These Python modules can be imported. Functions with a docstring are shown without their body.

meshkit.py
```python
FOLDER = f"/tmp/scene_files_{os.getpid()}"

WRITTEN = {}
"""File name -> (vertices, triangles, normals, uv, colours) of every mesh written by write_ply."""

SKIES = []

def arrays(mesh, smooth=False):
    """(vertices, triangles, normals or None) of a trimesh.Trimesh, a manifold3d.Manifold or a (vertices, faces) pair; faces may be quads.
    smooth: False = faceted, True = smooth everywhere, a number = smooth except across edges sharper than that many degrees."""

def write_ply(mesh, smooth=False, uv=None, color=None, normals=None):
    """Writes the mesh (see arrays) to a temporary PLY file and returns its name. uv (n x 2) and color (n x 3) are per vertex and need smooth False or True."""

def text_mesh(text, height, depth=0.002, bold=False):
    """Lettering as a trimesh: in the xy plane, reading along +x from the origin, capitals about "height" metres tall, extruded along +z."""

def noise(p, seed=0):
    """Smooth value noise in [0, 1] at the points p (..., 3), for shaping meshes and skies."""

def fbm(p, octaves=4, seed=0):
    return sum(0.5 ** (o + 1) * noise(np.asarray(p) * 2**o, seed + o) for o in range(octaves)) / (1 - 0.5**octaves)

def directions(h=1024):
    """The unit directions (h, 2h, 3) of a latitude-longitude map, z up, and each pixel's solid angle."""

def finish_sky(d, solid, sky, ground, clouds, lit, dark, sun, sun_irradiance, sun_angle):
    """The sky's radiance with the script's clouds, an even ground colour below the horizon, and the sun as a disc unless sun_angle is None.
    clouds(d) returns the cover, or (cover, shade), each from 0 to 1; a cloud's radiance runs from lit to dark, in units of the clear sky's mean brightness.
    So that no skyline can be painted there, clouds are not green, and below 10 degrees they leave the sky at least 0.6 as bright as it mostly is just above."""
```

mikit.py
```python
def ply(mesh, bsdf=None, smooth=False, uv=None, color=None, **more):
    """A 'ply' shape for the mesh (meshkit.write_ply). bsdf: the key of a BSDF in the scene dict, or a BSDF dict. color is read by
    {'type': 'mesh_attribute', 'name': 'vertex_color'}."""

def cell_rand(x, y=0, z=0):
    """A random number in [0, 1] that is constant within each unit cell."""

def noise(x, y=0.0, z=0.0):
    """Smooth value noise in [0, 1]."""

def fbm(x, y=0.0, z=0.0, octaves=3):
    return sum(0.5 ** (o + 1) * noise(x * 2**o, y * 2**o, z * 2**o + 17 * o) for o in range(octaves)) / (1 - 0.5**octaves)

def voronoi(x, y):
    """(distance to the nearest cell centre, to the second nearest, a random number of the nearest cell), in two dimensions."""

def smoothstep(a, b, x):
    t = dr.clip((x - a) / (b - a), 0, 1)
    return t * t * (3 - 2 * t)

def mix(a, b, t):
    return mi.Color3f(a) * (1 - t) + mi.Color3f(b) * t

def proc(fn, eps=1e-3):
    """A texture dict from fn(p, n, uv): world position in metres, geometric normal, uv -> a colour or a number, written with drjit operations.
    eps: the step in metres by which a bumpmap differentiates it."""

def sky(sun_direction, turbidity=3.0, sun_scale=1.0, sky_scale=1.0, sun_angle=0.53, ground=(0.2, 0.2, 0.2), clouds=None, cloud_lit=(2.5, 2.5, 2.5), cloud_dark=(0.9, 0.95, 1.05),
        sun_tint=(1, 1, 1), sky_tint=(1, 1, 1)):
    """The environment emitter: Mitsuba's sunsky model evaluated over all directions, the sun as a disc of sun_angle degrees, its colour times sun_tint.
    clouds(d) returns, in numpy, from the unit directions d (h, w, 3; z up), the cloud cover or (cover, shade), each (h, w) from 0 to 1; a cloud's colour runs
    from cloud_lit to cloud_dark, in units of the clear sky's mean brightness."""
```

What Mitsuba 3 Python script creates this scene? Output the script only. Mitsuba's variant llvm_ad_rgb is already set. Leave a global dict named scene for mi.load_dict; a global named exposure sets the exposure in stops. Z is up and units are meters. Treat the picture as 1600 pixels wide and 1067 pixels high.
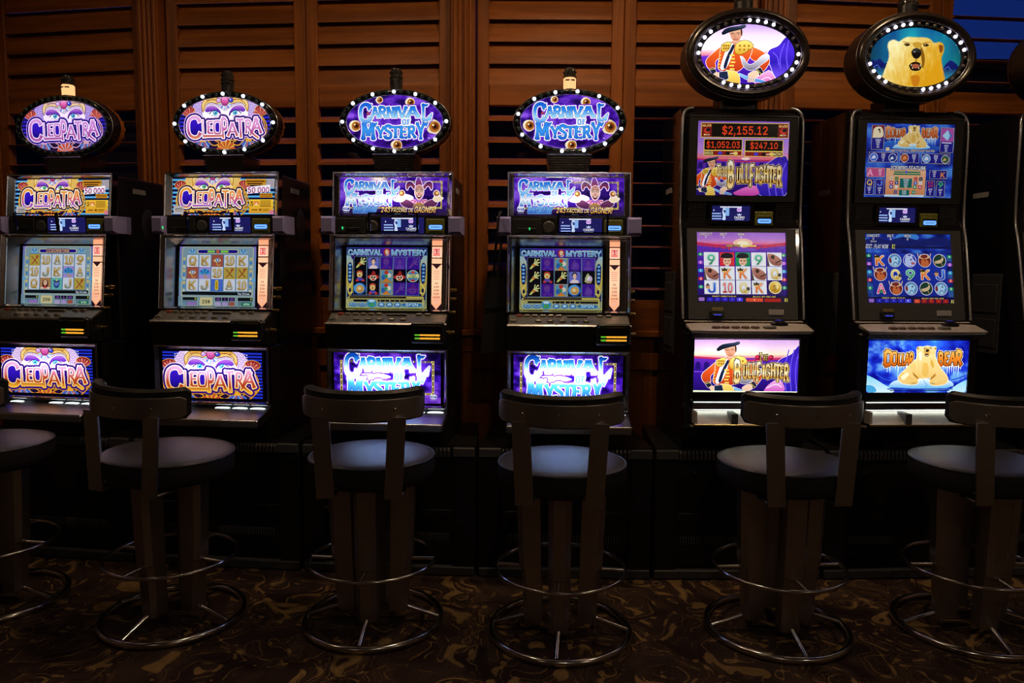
import math, functools
import numpy as np, trimesh, mitsuba as mi, drjit as dr
import mikit, meshkit, manifold3d as m3
from mikit import noise, fbm, smoothstep, mix
from shapely.geometry import Polygon, MultiPolygon, LineString, Point, box as sbox
from shapely.ops import unary_union
from shapely import affinity
T = mi.ScalarTransform4f
scene, labels = {}, {}
rng = np.random.default_rng(7)
rad = math.radians

# ---------------------------------------------------------------- camera, sky, lamps, exposure
FOC, PITCH, ROLL, EYE = 1150.0, rad(5.2), rad(0.45), (0.0, 0.0, 1.4)
_f = np.array([0, math.cos(PITCH), -math.sin(PITCH)])
_u0 = np.cross([1, 0, 0], _f)
_up = -math.sin(ROLL) * np.array([1, 0, 0]) + math.cos(ROLL) * _u0
scene['camera'] = {'type': 'perspective', 'fov': 2 * math.degrees(math.atan(800 / FOC)), 'fov_axis': 'x',
                   'to_world': T().look_at(origin=list(EYE), target=list(np.array(EYE) + _f), up=list(_up)),
                   'near_clip': 0.05, 'far_clip': 200.0}
exposure = 0.0
SKY = (0.0042, 0.0165, 0.125)                      # deep blue dusk outside the windows
scene['dusk_sky'] = {'type': 'constant', 'radiance': {'type': 'rgb', 'value': list(SKY)}, 'sampling_weight': 0.3}
CEIL = 3.3
LAMPS = [(-2.45, 3.0, 55), (-0.95, 2.95, 125), (0.30, 2.95, 210), (1.75, 2.95, 180),
         (-1.9, -0.4, 55), (0.5, -0.4, 180), (3.05, -0.4, 240)]
LAMP_RGB = (1.0, 0.68, 0.38)
AISLE_RGB = (1.0, 0.80, 0.58)

# ---------------------------------------------------------------- helpers
def lin(c):
    if isinstance(c, str):
        c = [int(c[i:i + 2], 16) / 255 for i in (1, 3, 5)]
    c = np.asarray(c, float)
    return np.where(c <= 0.04045, c / 12.92, ((np.maximum(c, 0) + 0.055) / 1.055) ** 2.4)

def unique(key):
    if key not in scene and key not in labels:
        return key
    k = 1
    while f'{key}_{k:03d}' in scene or f'{key}_{k:03d}' in labels:
        k += 1
    return f'{key}_{k:03d}'

def put(parent, name, shape, M=None):
    key = unique(f'{parent}__{name}' if parent else name)
    scene[key] = dict(shape, to_world=M) if M is not None else dict(shape)
    return key

def thing(name, label, cat, group=None):
    key = unique(name)
    labels[key] = {'label': label, 'category': cat}
    if group:
        labels[key]['group'] = group
    return key

def struct(name, shape, M=None):
    key = put(None, name, shape, M)
    labels[key] = {'kind': 'structure'}
    return key

def cat(ms):
    return trimesh.util.concatenate(ms)

def hull(p):
    return trimesh.convex.convex_hull(np.asarray(p, float))

def bx(x0, x1, y0, y1, z0, z1, b=0.0):
    if b <= 0:
        m = trimesh.creation.box([x1 - x0, y1 - y0, z1 - z0])
        m.apply_translation([(x0 + x1) / 2, (y0 + y1) / 2, (z0 + z1) / 2])
        return m
    b = min(b, (x1 - x0) * .45, (y1 - y0) * .45, (z1 - z0) * .45)
    p = []
    for ix, X in ((1, x0), (-1, x1)):
        for iy, Y in ((1, y0), (-1, y1)):
            for iz, Z in ((1, z0), (-1, z1)):
                p += [(X, Y + iy * b, Z + iz * b), (X + ix * b, Y, Z + iz * b), (X + ix * b, Y + iy * b, Z)]
    return hull(p)

def prism_x(prof, x0, x1, b=0.0):
    """convex (y,z) profile extruded along x, ends bevelled"""
    prof = np.array(prof, float)
    c = prof.mean(0)
    p = []
    for x, i in ((x0, 1), (x1, -1)):
        for q in prof:
            if b > 0:
                d = c - q
                d = d / np.linalg.norm(d) * b
                p += [(x, *(q + d)), (x + i * b, *q)]
            else:
                p.append((x, *q))
    return hull(p)

def ext(geom, depth, z0=0.0):
    gs = getattr(geom, 'geoms', [geom])
    ms = [trimesh.creation.extrude_polygon(g, depth, engine='earcut') for g in gs if g.area > 1e-9]
    m = cat(ms)
    m.apply_translation([0, 0, z0])
    return m

def xz(m):
    """(x,y,depth) -> (x, -depth, y): an outline drawn in x,z pulled out towards the viewer"""
    v = m.vertices
    m2 = trimesh.Trimesh(np.stack([v[:, 0], -v[:, 2], v[:, 1]], 1), m.faces, process=False)
    return m2

def tube(pts, r, n=10, closed=False):
    pts = np.asarray(pts, float)
    k = len(pts)
    if closed:
        tan = np.roll(pts, -1, 0) - np.roll(pts, 1, 0)
    else:
        tan = np.gradient(pts, axis=0)
    tan /= np.linalg.norm(tan, axis=1, keepdims=True)
    ref = np.array([0, 0, 1.0]) if abs(tan[0][2]) < .9 else np.array([1.0, 0, 0])
    a = np.cross(tan, ref)
    a /= np.linalg.norm(a, axis=1, keepdims=True)
    b = np.cross(tan, a)
    th = np.arange(n) * 2 * np.pi / n
    r = np.broadcast_to(r, k)[:, None, None]
    v = pts[:, None] + r * (np.cos(th)[None, :, None] * a[:, None] + np.sin(th)[None, :, None] * b[:, None])
    f = []
    for i in range(k if closed else k - 1):
        j = (i + 1) % k
        for t in range(n):
            s = (t + 1) % n
            f += [(i * n + t, i * n + s, j * n + s), (i * n + t, j * n + s, j * n + t)]
    v = v.reshape(-1, 3)
    if not closed:
        v = np.vstack([v, pts[0], pts[-1]])
        for t in range(n):
            s = (t + 1) % n
            f += [(k * n, s, t), (k * n + 1, (k - 1) * n + t, (k - 1) * n + s)]
    m = trimesh.Trimesh(v, f, process=False)
    m.fix_normals()
    return m

def lathe(prof, n=40):
    prof = np.array(prof, float)
    m = trimesh.creation.revolve(prof, sections=n)
    return m

def ell_ring(a0, b0, a1, b1, y0, y1, n=72, bulge=0.0):
    """elliptic rim between the ellipses (a0,b0) inner and (a1,b1) outer, from y0 (front) back to y1, rounded front"""
    t = np.arange(n) * 2 * np.pi / n
    rows = []
    steps = [(0, y1), (0, y0 + .012), (.12, y0 + .002), (.3, y0 - bulge * .6), (.5, y0 - bulge), (.7, y0 - bulge * .6), (.9, y0 + .004), (1, y0 + .02), (1, y1)]
    for s, y in steps:
        a, b = a0 + (a1 - a0) * s, b0 + (b1 - b0) * s
        rows.append(np.stack([a * np.cos(t), np.full(n, y), b * np.sin(t)], 1))
    v = np.vstack(rows)
    f = []
    m = len(rows)
    for i in range(m):
        j = (i + 1) % m
        for k in range(n):
            l = (k + 1) % n
            f += [(i * n + k, i * n + l, j * n + l), (i * n + k, j * n + l, j * n + k)]
    mesh = trimesh.Trimesh(v, f, process=False)
    mesh.fix_normals()
    return mesh

# ---------------------------------------------------------------- materials
def principled(c, r=.4, m=0.0, s=.5, **k):
    return {'type': 'principled', 'base_color': {'type': 'rgb', 'value': list(map(float, c))} if not isinstance(c, dict) else c,
            'roughness': r, 'metallic': m, 'specular': s, **k}
def mat(name, b):
    scene[name] = {'type': 'twosided', 'bsdf': b}
    return name

def wood_fn(vertical):
    def fn(p, n, uv):
        a = p.z if vertical else p.x * .98 + p.y * .2
        c = p.x * .98 if vertical else p.z
        g = fbm(a * 1.6, c * 34.0, p.y * 6.0, 4)
        s = fbm(a * 6.0, c * 150.0, p.y * 9.0, 2)
        t = smoothstep(.25, .75, g) * .7 + s * .3
        col = mix((.165, .042, .006), (.37, .108, .014), t)
        return col * (.82 + .36 * noise(a * .9, c * 2.3, 3.0))
    return fn

def carpet_fn(p, n, uv):
    x, y = p.x * 5.8, p.y * 5.8
    wx = x + 1.6 * (fbm(x * .9 + 3, y * .9 + 9, 0.5, 2) - .5) * 2
    wy = y + 1.6 * (fbm(x * .9 + 31, y * .9 + 5, 4.5, 2) - .5) * 2
    f1 = noise(wx * 1.1, wy * 1.1, 1.0) * 4.6 + noise(wx * 2.6 + 7, wy * 2.6 + 3, 6.0) * 1.5
    tri = dr.abs(f1 - dr.floor(f1) - .5) * 2
    lobe = noise(wx * 4.1, wy * 4.1, 2.0)
    line = smoothstep(.89, .98, tri) * smoothstep(.25, .55, lobe)
    fringe = noise(wx * 9.0 + 4, wy * 3.0, 8.0) * 4
    vein = smoothstep(.80, .96, dr.abs(fringe - dr.floor(fringe) - .5) * 2) * smoothstep(.45, .7, noise(wx * 1.7, wy * 1.7, 12.0))
    bud = smoothstep(.74, .84, lobe)
    gold = dr.clip(line + vein * .55 + bud * .8, 0, 1)
    pile = noise(p.x * 460, p.y * 460, 0.0)
    base = mix((.020, .012, .013), (.046, .029, .025), noise(wx * 2.2, wy * 2.2, 9.0))
    return mix(base, (.235, .146, .062), gold * .85) * (.55 + .85 * pile)

mat('mat_wood', principled(mikit.proc(wood_fn(False)), .5, 0, .35))
mat('mat_wood_upright', principled(mikit.proc(wood_fn(True)), .5, 0, .35))
mat('mat_carpet', {'type': 'diffuse', 'reflectance': mikit.proc(carpet_fn)})
mat('mat_black', principled((.010, .010, .011), .33, 0, .45))
mat('mat_black_matt', principled((.012, .012, .013), .6, 0, .3))
mat('mat_rim', principled((.016, .011, .009), .28, 0, .5))
mat('mat_gloss', principled((.008, .007, .009), .07, 0, .6))
mat('mat_chrome', principled((.80, .80, .84), .22, 1.0))
mat('mat_darkchrome', principled((.32, .31, .33), .14, 1.0))
mat('mat_steel', principled((.44, .46, .50), .30, 1.0))
mat('mat_deck', principled((.24, .23, .22), .38, .7))
mat('mat_deck_light', principled((.60, .55, .52), .42, .5))
mat('mat_grey', principled((.055, .055, .06), .45, 0, .4))
mat('mat_stool_steel', principled((.46, .42, .40), .33, 1.0))
mat('mat_ring', principled((.66, .61, .56), .15, 1.0))
mat('mat_pod', principled((.32, .30, .62), .40, 0, .5))
mat('mat_recess', principled((.40, .40, .43), .22, 1.0))
mat('mat_mirror', principled((.46, .45, .50), .10, 1.0))
mat('mat_key', principled((.20, .19, .17), .3, .3, .5))
mat('mat_keyred', principled((.32, .07, .05), .3, 0, .5))
mat('mat_rub', principled((.16, .10, .085), .3, 0, .5))
mat('mat_brass', principled((.62, .46, .18), .25, 1.0))
mat('mat_print', principled((.006, .006, .007), .06, 0, .45))
mat('mat_screen', principled((.010, .010, .011), .25, 0, .4))
mat('mat_bulb', principled((.03, .055, .045), .08, 0, .6))
mat('mat_bulbgrey', principled((.09, .085, .085), .25, 0, .5))
mat('mat_labelwhite', principled((.34, .33, .33), .5, 0, .3))
mat('mat_olive', principled((.16, .17, .03), .4, 0, .4))
mat('mat_plaster', principled((.17, .13, .10), .8, 0, .2))
mat('mat_outside', principled((.010, .010, .012), .9, 0, .1))
mat('mat_bag', principled((.012, .012, .013), .7, 0, .3))
mat('mat_smoke', principled((.028, .025, .024), .08, 0, .7))
scene['mat_pane'] = {'type': 'thindielectric', 'int_ior': 1.5}
def vinyl_bump(p, n, uv):
    return .0006 * mikit.voronoi(p.x * 240, p.y * 240 + p.z * 200)[0]
scene['mat_vinyl'] = {'type': 'twosided', 'bsdf': {'type': 'bumpmap', 'arbitrary': mikit.proc(vinyl_bump, 4e-4), 'scale': 1.0,
                      'bsdf': principled((.024, .024, .028), .33, 0, 1.0)}}
mat('mat_vinyl_side', principled((.013, .012, .013), .42, 0, .4))

def glow(rgb, w=.05):
    return {'type': 'area', 'radiance': {'type': 'rgb', 'value': list(map(float, rgb))}, 'sampling_weight': w}

# ---------------------------------------------------------------- the room
A0, A1, A2 = 3.30, -.034, .0246                       # the row of machines follows a slightly bowed window wall
def Y0(X): return A0 + A1 * X + A2 * X * X
def slope(X): return math.atan(A1 + 2 * A2 * X)
def at(X, dy=0.0, turn=0.0):
    a = slope(X)
    return T().translate([X - math.sin(a) * dy, Y0(X) + math.cos(a) * dy, 0]).rotate([0, 0, 1], math.degrees(a) + turn)

WX = [-3.6, -2.0, -.27, 1.37, 3.6]
WV = [np.array([x, Y0(x) + .72]) for x in WX]
BACK = -3.2
fl = bx(-3.9, 3.9, BACK - .3, 5.2, -.06, 0)
struct('floor', mikit.ply(fl, 'mat_carpet'))
struct('ceiling', mikit.ply(bx(-3.9, 3.9, BACK - .3, 4.75, CEIL, CEIL + .06), 'mat_plaster'))
struct('wall_left', mikit.ply(bx(-3.75, -3.6, BACK, 4.75, 0, CEIL), 'mat_plaster'))
struct('wall_right', mikit.ply(bx(3.6, 3.75, BACK, 4.75, 0, CEIL), 'mat_plaster'))
struct('wall_front', mikit.ply(bx(-3.75, 3.75, BACK - .15, BACK, 0, CEIL), 'mat_plaster'))

def bay(k):
    a, b = WV[k], WV[k + 1]
    L = float(np.linalg.norm(b - a))
    ang = math.degrees(math.atan2(b[1] - a[1], b[0] - a[0]))
    return T().translate([float(a[0]), float(a[1]), 0]).rotate([0, 0, 1], ang), L

SILL, HEAD = 1.10, 3.06
for k in range(4):
    M, L = bay(k)
    low = [bx(-.01, L + .01, .0, .12, 0, SILL - .10, .0)]
    struct('wall_back' if k == 0 else 'wall_back_%03d' % k, mikit.ply(cat(low), 'mat_wood_upright'), M)
    struct('wall_header' if k == 0 else 'wall_header_%03d' % k, mikit.ply(bx(-.01, L + .01, -.02, .12, HEAD, CEIL), 'mat_wood'), M)
    # sill moulding, wainscot rails and stiles
    prof = [(-.055, SILL - .012), (-.062, SILL - .035), (-.03, SILL - .05), (-.02, SILL - .09), (0.0, SILL - .115), (.06, SILL - .115), (.06, SILL), (-.045, SILL)]
    m = cat([prism_x([(-.06, SILL - .03), (-.06, SILL - .006), (-.05, SILL), (.06, SILL), (.06, SILL - .03)], 0, L),
             prism_x([(-.035, SILL - .03), (.05, SILL - .03), (.05, SILL - .075), (-.02, SILL - .075)], 0, L),
             prism_x([(-.02, SILL - .075), (.05, SILL - .075), (.05, SILL - .12), (-.008, SILL - .12)], 0, L)])
    struct('trim_%d' % (k + 1), mikit.ply(m, 'mat_wood'), M)
    n = 2 if L < 2 else 3
    st = []
    for i in range(n + 1):
        c = L * i / n
        st.append(bx(max(0, c - .06), min(L, c + .06), -.022, .01, .10, SILL - .12, .006))
    st.append(bx(0, L, -.018, .01, .06, .16, .006))
    st.append(bx(0, L, -.018, .01, SILL - .22, SILL - .12, .006))
    struct('trim_%d' % (k + 11), mikit.ply(cat(st), 'mat_wood_upright'), M)
    pane = xz(ext(sbox(.05, SILL, L - .05, HEAD), .006))
    struct('window_%d' % (k + 1), mikit.ply(trimesh.Trimesh([[.03, .16, SILL - .1], [L - .03, .16, SILL - .1], [L - .03, .16, HEAD], [.03, .16, HEAD]], [[0, 1, 2], [0, 2, 3]]), 'mat_pane'), M)
# fluted posts between the bays
for k, v in enumerate(WV[:4]):
    a = slope(WX[k])
    M = T().translate([float(v[0]), float(v[1]), 0]).rotate([0, 0, 1], math.degrees(a))
    w = .062
    m = [bx(-w, w, -.03, .14, SILL - .12, HEAD)]
    for c in (-.042, -.014, .014, .042):
        m.append(bx(c - .009, c + .009, -.044, -.02, SILL, HEAD, .006))
    struct('trim_%d' % (k + 21), mikit.ply(cat(m), 'mat_wood_upright'), M)

# shutters
ZT, ZM1, ZM0, ZB1, ZB0 = 2.97, 2.415, 2.305, 1.265, SILL
def slat(w, tilt, L, th):
    """one blade: chord w, tilt in degrees from level (front edge low), centred at the origin along x"""
    t = np.linspace(0, 2 * np.pi, 13)[:-1]
    p = np.stack([w / 2 * np.sign(np.cos(t)) * np.abs(np.cos(t)) ** .8, th / 2 * np.sin(t)], 1)
    c, s = math.cos(rad(tilt)), math.sin(rad(tilt))
    return prism_x([(c * a - s * b, s * a + c * b) for a, b in p], -L / 2, L / 2)

def shutter(k, s0, s1, label, up=72, low=18, up_open=False, th=.011):
    key = thing('shutter_panel', label, 'shutter', 'wooden shutter panels along the back wall')
    M, _ = bay(k)
    st = .067
    L = s1 - s0 - 2 * st
    y = .045
    for x in (s0, s1 - st):
        put(key, 'stile', mikit.ply(bx(x + .0015, x + st - .0015, y - .022, y + .022, ZB0, ZT + .09, .004), 'mat_wood_upright'), M)
    put(key, 'rail', mikit.ply(bx(s0 + st, s1 - st, y - .018, y + .018, ZM0, ZM1, .003), 'mat_wood'), M)
    put(key, 'rail', mikit.ply(bx(s0 + st, s1 - st, y - .018, y + .018, ZB0, ZB1, .003), 'mat_wood'), M)
    put(key, 'rail', mikit.ply(bx(s0 + st, s1 - st, y - .018, y + .018, ZT, ZT + .09, .003), 'mat_wood'), M)
    cx = (s0 + s1) / 2
    if up_open:
        sh = mikit.ply(slat(.098, 12, L + .006, .013), 'mat_wood', 40)
    else:
        sh = mikit.ply(slat(.136, up, L + .006, .011), 'mat_wood', 40)
    n = 5
    for i in range(n):
        put(key, 'slat', sh, M @ T().translate([cx, y + .004, ZM1 + .058 + .1145 * i]))
    sl = mikit.ply(slat(.098, low, L + .006, th), 'mat_wood', 40)
    n = 9
    for i in range(n):
        put(key, 'slat', sl, M @ T().translate([cx, y + .004, ZM0 - .062 - .1145 * i]))
    return key

shutter(0, .61, 1.555, 'dark wooden shutter panel behind the leftmost slot machine', low=7, th=.008)
shutter(1, .07, .866, 'wooden shutter panel behind the second oval sign from the left', low=29)
shutter(1, .866, 1.667, 'wooden shutter panel behind the third oval sign from the left', low=29)
shutter(2, .07, .854, 'wooden shutter panel behind the fourth oval sign from the left', low=29)
shutter(2, .854, 1.572, 'wooden shutter panel between the purple jester machine and the bullfighter machine', low=7, th=.008)
shutter(3, .07, .948, 'wooden shutter panel between the bullfighter sign and the bear sign', low=7, th=.008)
shutter(3, .948, 1.80, 'half-open wooden shutter panel at top right with blue dusk showing through', low=8, up_open=True, th=.009)
# end panelling beyond the shutters
for k, a, b in ((0, .03, .61), (3, 1.80, 2.20)):
    M, L = bay(k)
    struct('trim_%d' % (31 + k), mikit.ply(bx(a, b, .02, .07, SILL, HEAD, .004), 'mat_wood_upright'), M)

# outside: dark ground and a dark building across the street
struct('ground', mikit.ply(bx(-40, 40, 5.2, 60, -.4, -.3), 'mat_outside'))
bd = thing('building', 'dark building outside behind the open shutters at the upper right', 'building')
put(bd, 'wall', mikit.ply(bx(-30, 34, 15, 22, -.3, 5.6, .02), 'mat_outside'))
put(bd, 'roof', mikit.ply(prism_x([(14.6, 5.6), (22.4, 5.6), (18.5, 6.1)], -30.4, 34.4), 'mat_outside'))

# ceiling lamps
lampdisc = lathe([(0, 0), (.075, 0)], 24)
for i, (x, y, p) in enumerate(LAMPS):
    key = thing('ceiling_downlight', 'recessed warm ceiling downlight ' + ('above the far left machine', 'above the second machine from the left', 'above the purple machine with the glowing candle lamp', 'between the two tall black machines', 'over the aisle behind the left stools', 'over the middle of the aisle', 'over the aisle at the right')[i], 'ceiling light', 'recessed ceiling downlights')
    put(key, 'trim_ring', mikit.ply(lathe([(.08, -.002), (.105, -.004), (.112, 0.012), (.08, .012), (.08, -.002)], 32), 'mat_steel', 30), T().translate([x, y, CEIL - .012]))
    d = trimesh.creation.cylinder(.078, .004, sections=24)
    v = np.array([[.078 * math.cos(t), .078 * math.sin(t), 0] for t in np.arange(24) * math.pi / 12] + [[0, 0, 0]])
    f = [[24, (j + 1) % 24, j] for j in range(24)]
    put(key, 'bulb', {**mikit.ply((v, np.array(f)), 'mat_black', emitter=glow(np.array(LAMP_RGB if y > 1 else AISLE_RGB) * p, 1.0))}, T().translate([x, y, CEIL - .006]))

# ---------------------------------------------------------------- flat art: printed glass and screens, drawn as coloured polygons
def tri2d(g):
    vs, fs, n = [], [], 0
    for p in getattr(g, 'geoms', [g]):
        if p.geom_type != 'Polygon' or p.area < 1e-7:
            continue
        v, f = trimesh.creation.triangulate_polygon(p, engine='earcut')
        vs.append(np.asarray(v)[:, :2]); fs.append(np.asarray(f) + n); n += len(v)
    if not vs:
        return np.zeros((0, 2)), np.zeros((0, 3), int)
    return np.vstack(vs), np.vstack(fs)

@functools.lru_cache(None)
def type2d(s, bold=True):
    """Inter lettering as polygons: capitals 1 high, baseline at 0, y up"""
    m = meshkit.text_mesh(s, 1.0, .1, bold)
    top = m.faces[m.face_normals[:, 2] > .5]
    v = m.vertices[:, :2]
    return unary_union([Polygon(v[t]).buffer(1e-4) for t in top]).simplify(.006)

def chaikin(p, n=3):
    p = np.array(p, float)
    for _ in range(n):
        q, r = p[:-1] * .75 + p[1:] * .25, p[:-1] * .25 + p[1:] * .75
        p = np.vstack([p[:1], np.stack([q, r], 1).reshape(-1, p.shape[1]), p[-1:]])
    return p

# a hand-drawn flared alphabet: strokes in a box one high ("~" = curved)
FONT = {
 'A': (.74, ["0,0 .37,1", ".37,1 .74,0", ".15,.34 .6,.34"]),
 'B': (.64, [".08,0 .08,1", "~.08,1 .46,1 .56,.78 .46,.54 .08,.54", "~.08,.54 .52,.56 .64,.28 .52,0 .08,0"]),
 'C': (.76, ["~.74,.78 .62,1.02 .3,1.04 .04,.82 .04,.18 .3,-.04 .62,-.02 .76,.22"]),
 'D': (.70, [".08,0 .08,1", "~.08,1 .45,1 .68,.85 .68,.15 .45,0 .08,0"]),
 'E': (.52, [".08,0 .08,1", ".08,1 .52,1", ".08,.53 .42,.53", ".08,0 .52,0"]),
 'F': (.52, [".08,0 .08,1", ".08,1 .52,1", ".08,.53 .42,.53"]),
 'G': (.76, ["~.74,.8 .6,1.02 .3,1.04 .04,.82 .04,.18 .3,-.04 .6,-.04 .72,.2 .72,.42", ".5,.42 .78,.42"]),
 'H': (.66, [".08,0 .08,1", ".58,0 .58,1", ".08,.52 .58,.52"]),
 'I': (.18, [".09,0 .09,1"]),
 'L': (.54, [".08,0 .08,1", ".08,0 .54,0"]),
 'M': (.86, [".08,0 .14,1", ".14,1 .43,.25", ".43,.25 .72,1", ".72,1 .78,0"]),
 'N': (.68, [".08,0 .08,1", ".08,1 .6,0", ".6,0 .6,1"]),
 'O': (.74, ["~.37,1.02 .12,1.03 .03,.75 .03,.25 .12,-.03 .37,-.02 .62,-.03 .71,.25 .71,.75 .62,1.03 .37,1.02"]),
 'P': (.60, [".08,0 .08,1", "~.08,1 .48,1.02 .6,.75 .48,.46 .08,.48"]),
 'R': (.66, [".08,0 .08,1", "~.08,1 .48,1.02 .58,.76 .48,.5 .08,.52", ".3,.52 .66,0"]),
 'S': (.60, ["~.54,.82 .46,1.04 .1,1.04 .04,.72 .3,.54 .56,.4 .54,.02 .3,-.05 .06,0 .03,.2"]),
 'T': (.64, [".32,0 .32,1", "0,.98 .64,.98"]),
 'U': (.66, ["~.08,1 .08,.3 .12,-.04 .33,-.04 .54,-.04 .58,.3 .58,1"]),
 'V': (.70, ["0,1 .35,0", ".35,0 .7,1"]),
 'Y': (.68, ["0,1 .34,.45", ".68,1 .34,.45", ".34,.5 .34,0"]),
}
def glyph(ch, sw=.15, flare=.55, serif=0.0):
    adv, strokes = FONT[ch]
    out = []
    for s in strokes:
        curved = s.startswith('~')
        p = [tuple(map(float, q.split(','))) for q in s.lstrip('~').split()]
        p = chaikin(p, 3) if curved else np.linspace(p[0], p[1], 7)
        d = np.gradient(p, axis=0)
        d /= np.linalg.norm(d, axis=1, keepdims=True) + 1e-9
        nrm = np.stack([-d[:, 1], d[:, 0]], 1)
        t = np.linspace(-1, 1, len(p))
        thin = .72 if abs(d[len(d) // 2][0]) > .8 and not curved else 1.0
        w = sw / 2 * thin * (1 + flare * np.abs(t) ** 3)[:, None]
        closed = curved and np.allclose(p[0], p[-1])
        if closed:
            out.append(LineString(p).buffer(sw / 2 * .9))
        else:
            out.append(Polygon(np.vstack([p + nrm * w, (p - nrm * w)[::-1]])).buffer(0))
        if serif and not curved and thin == 1.0:
            for q in (p[0], p[-1]):
                out.append(sbox(q[0] - serif, q[1] - sw * .22, q[0] + serif, q[1] + sw * .22))
    return unary_union(out), adv

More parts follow.
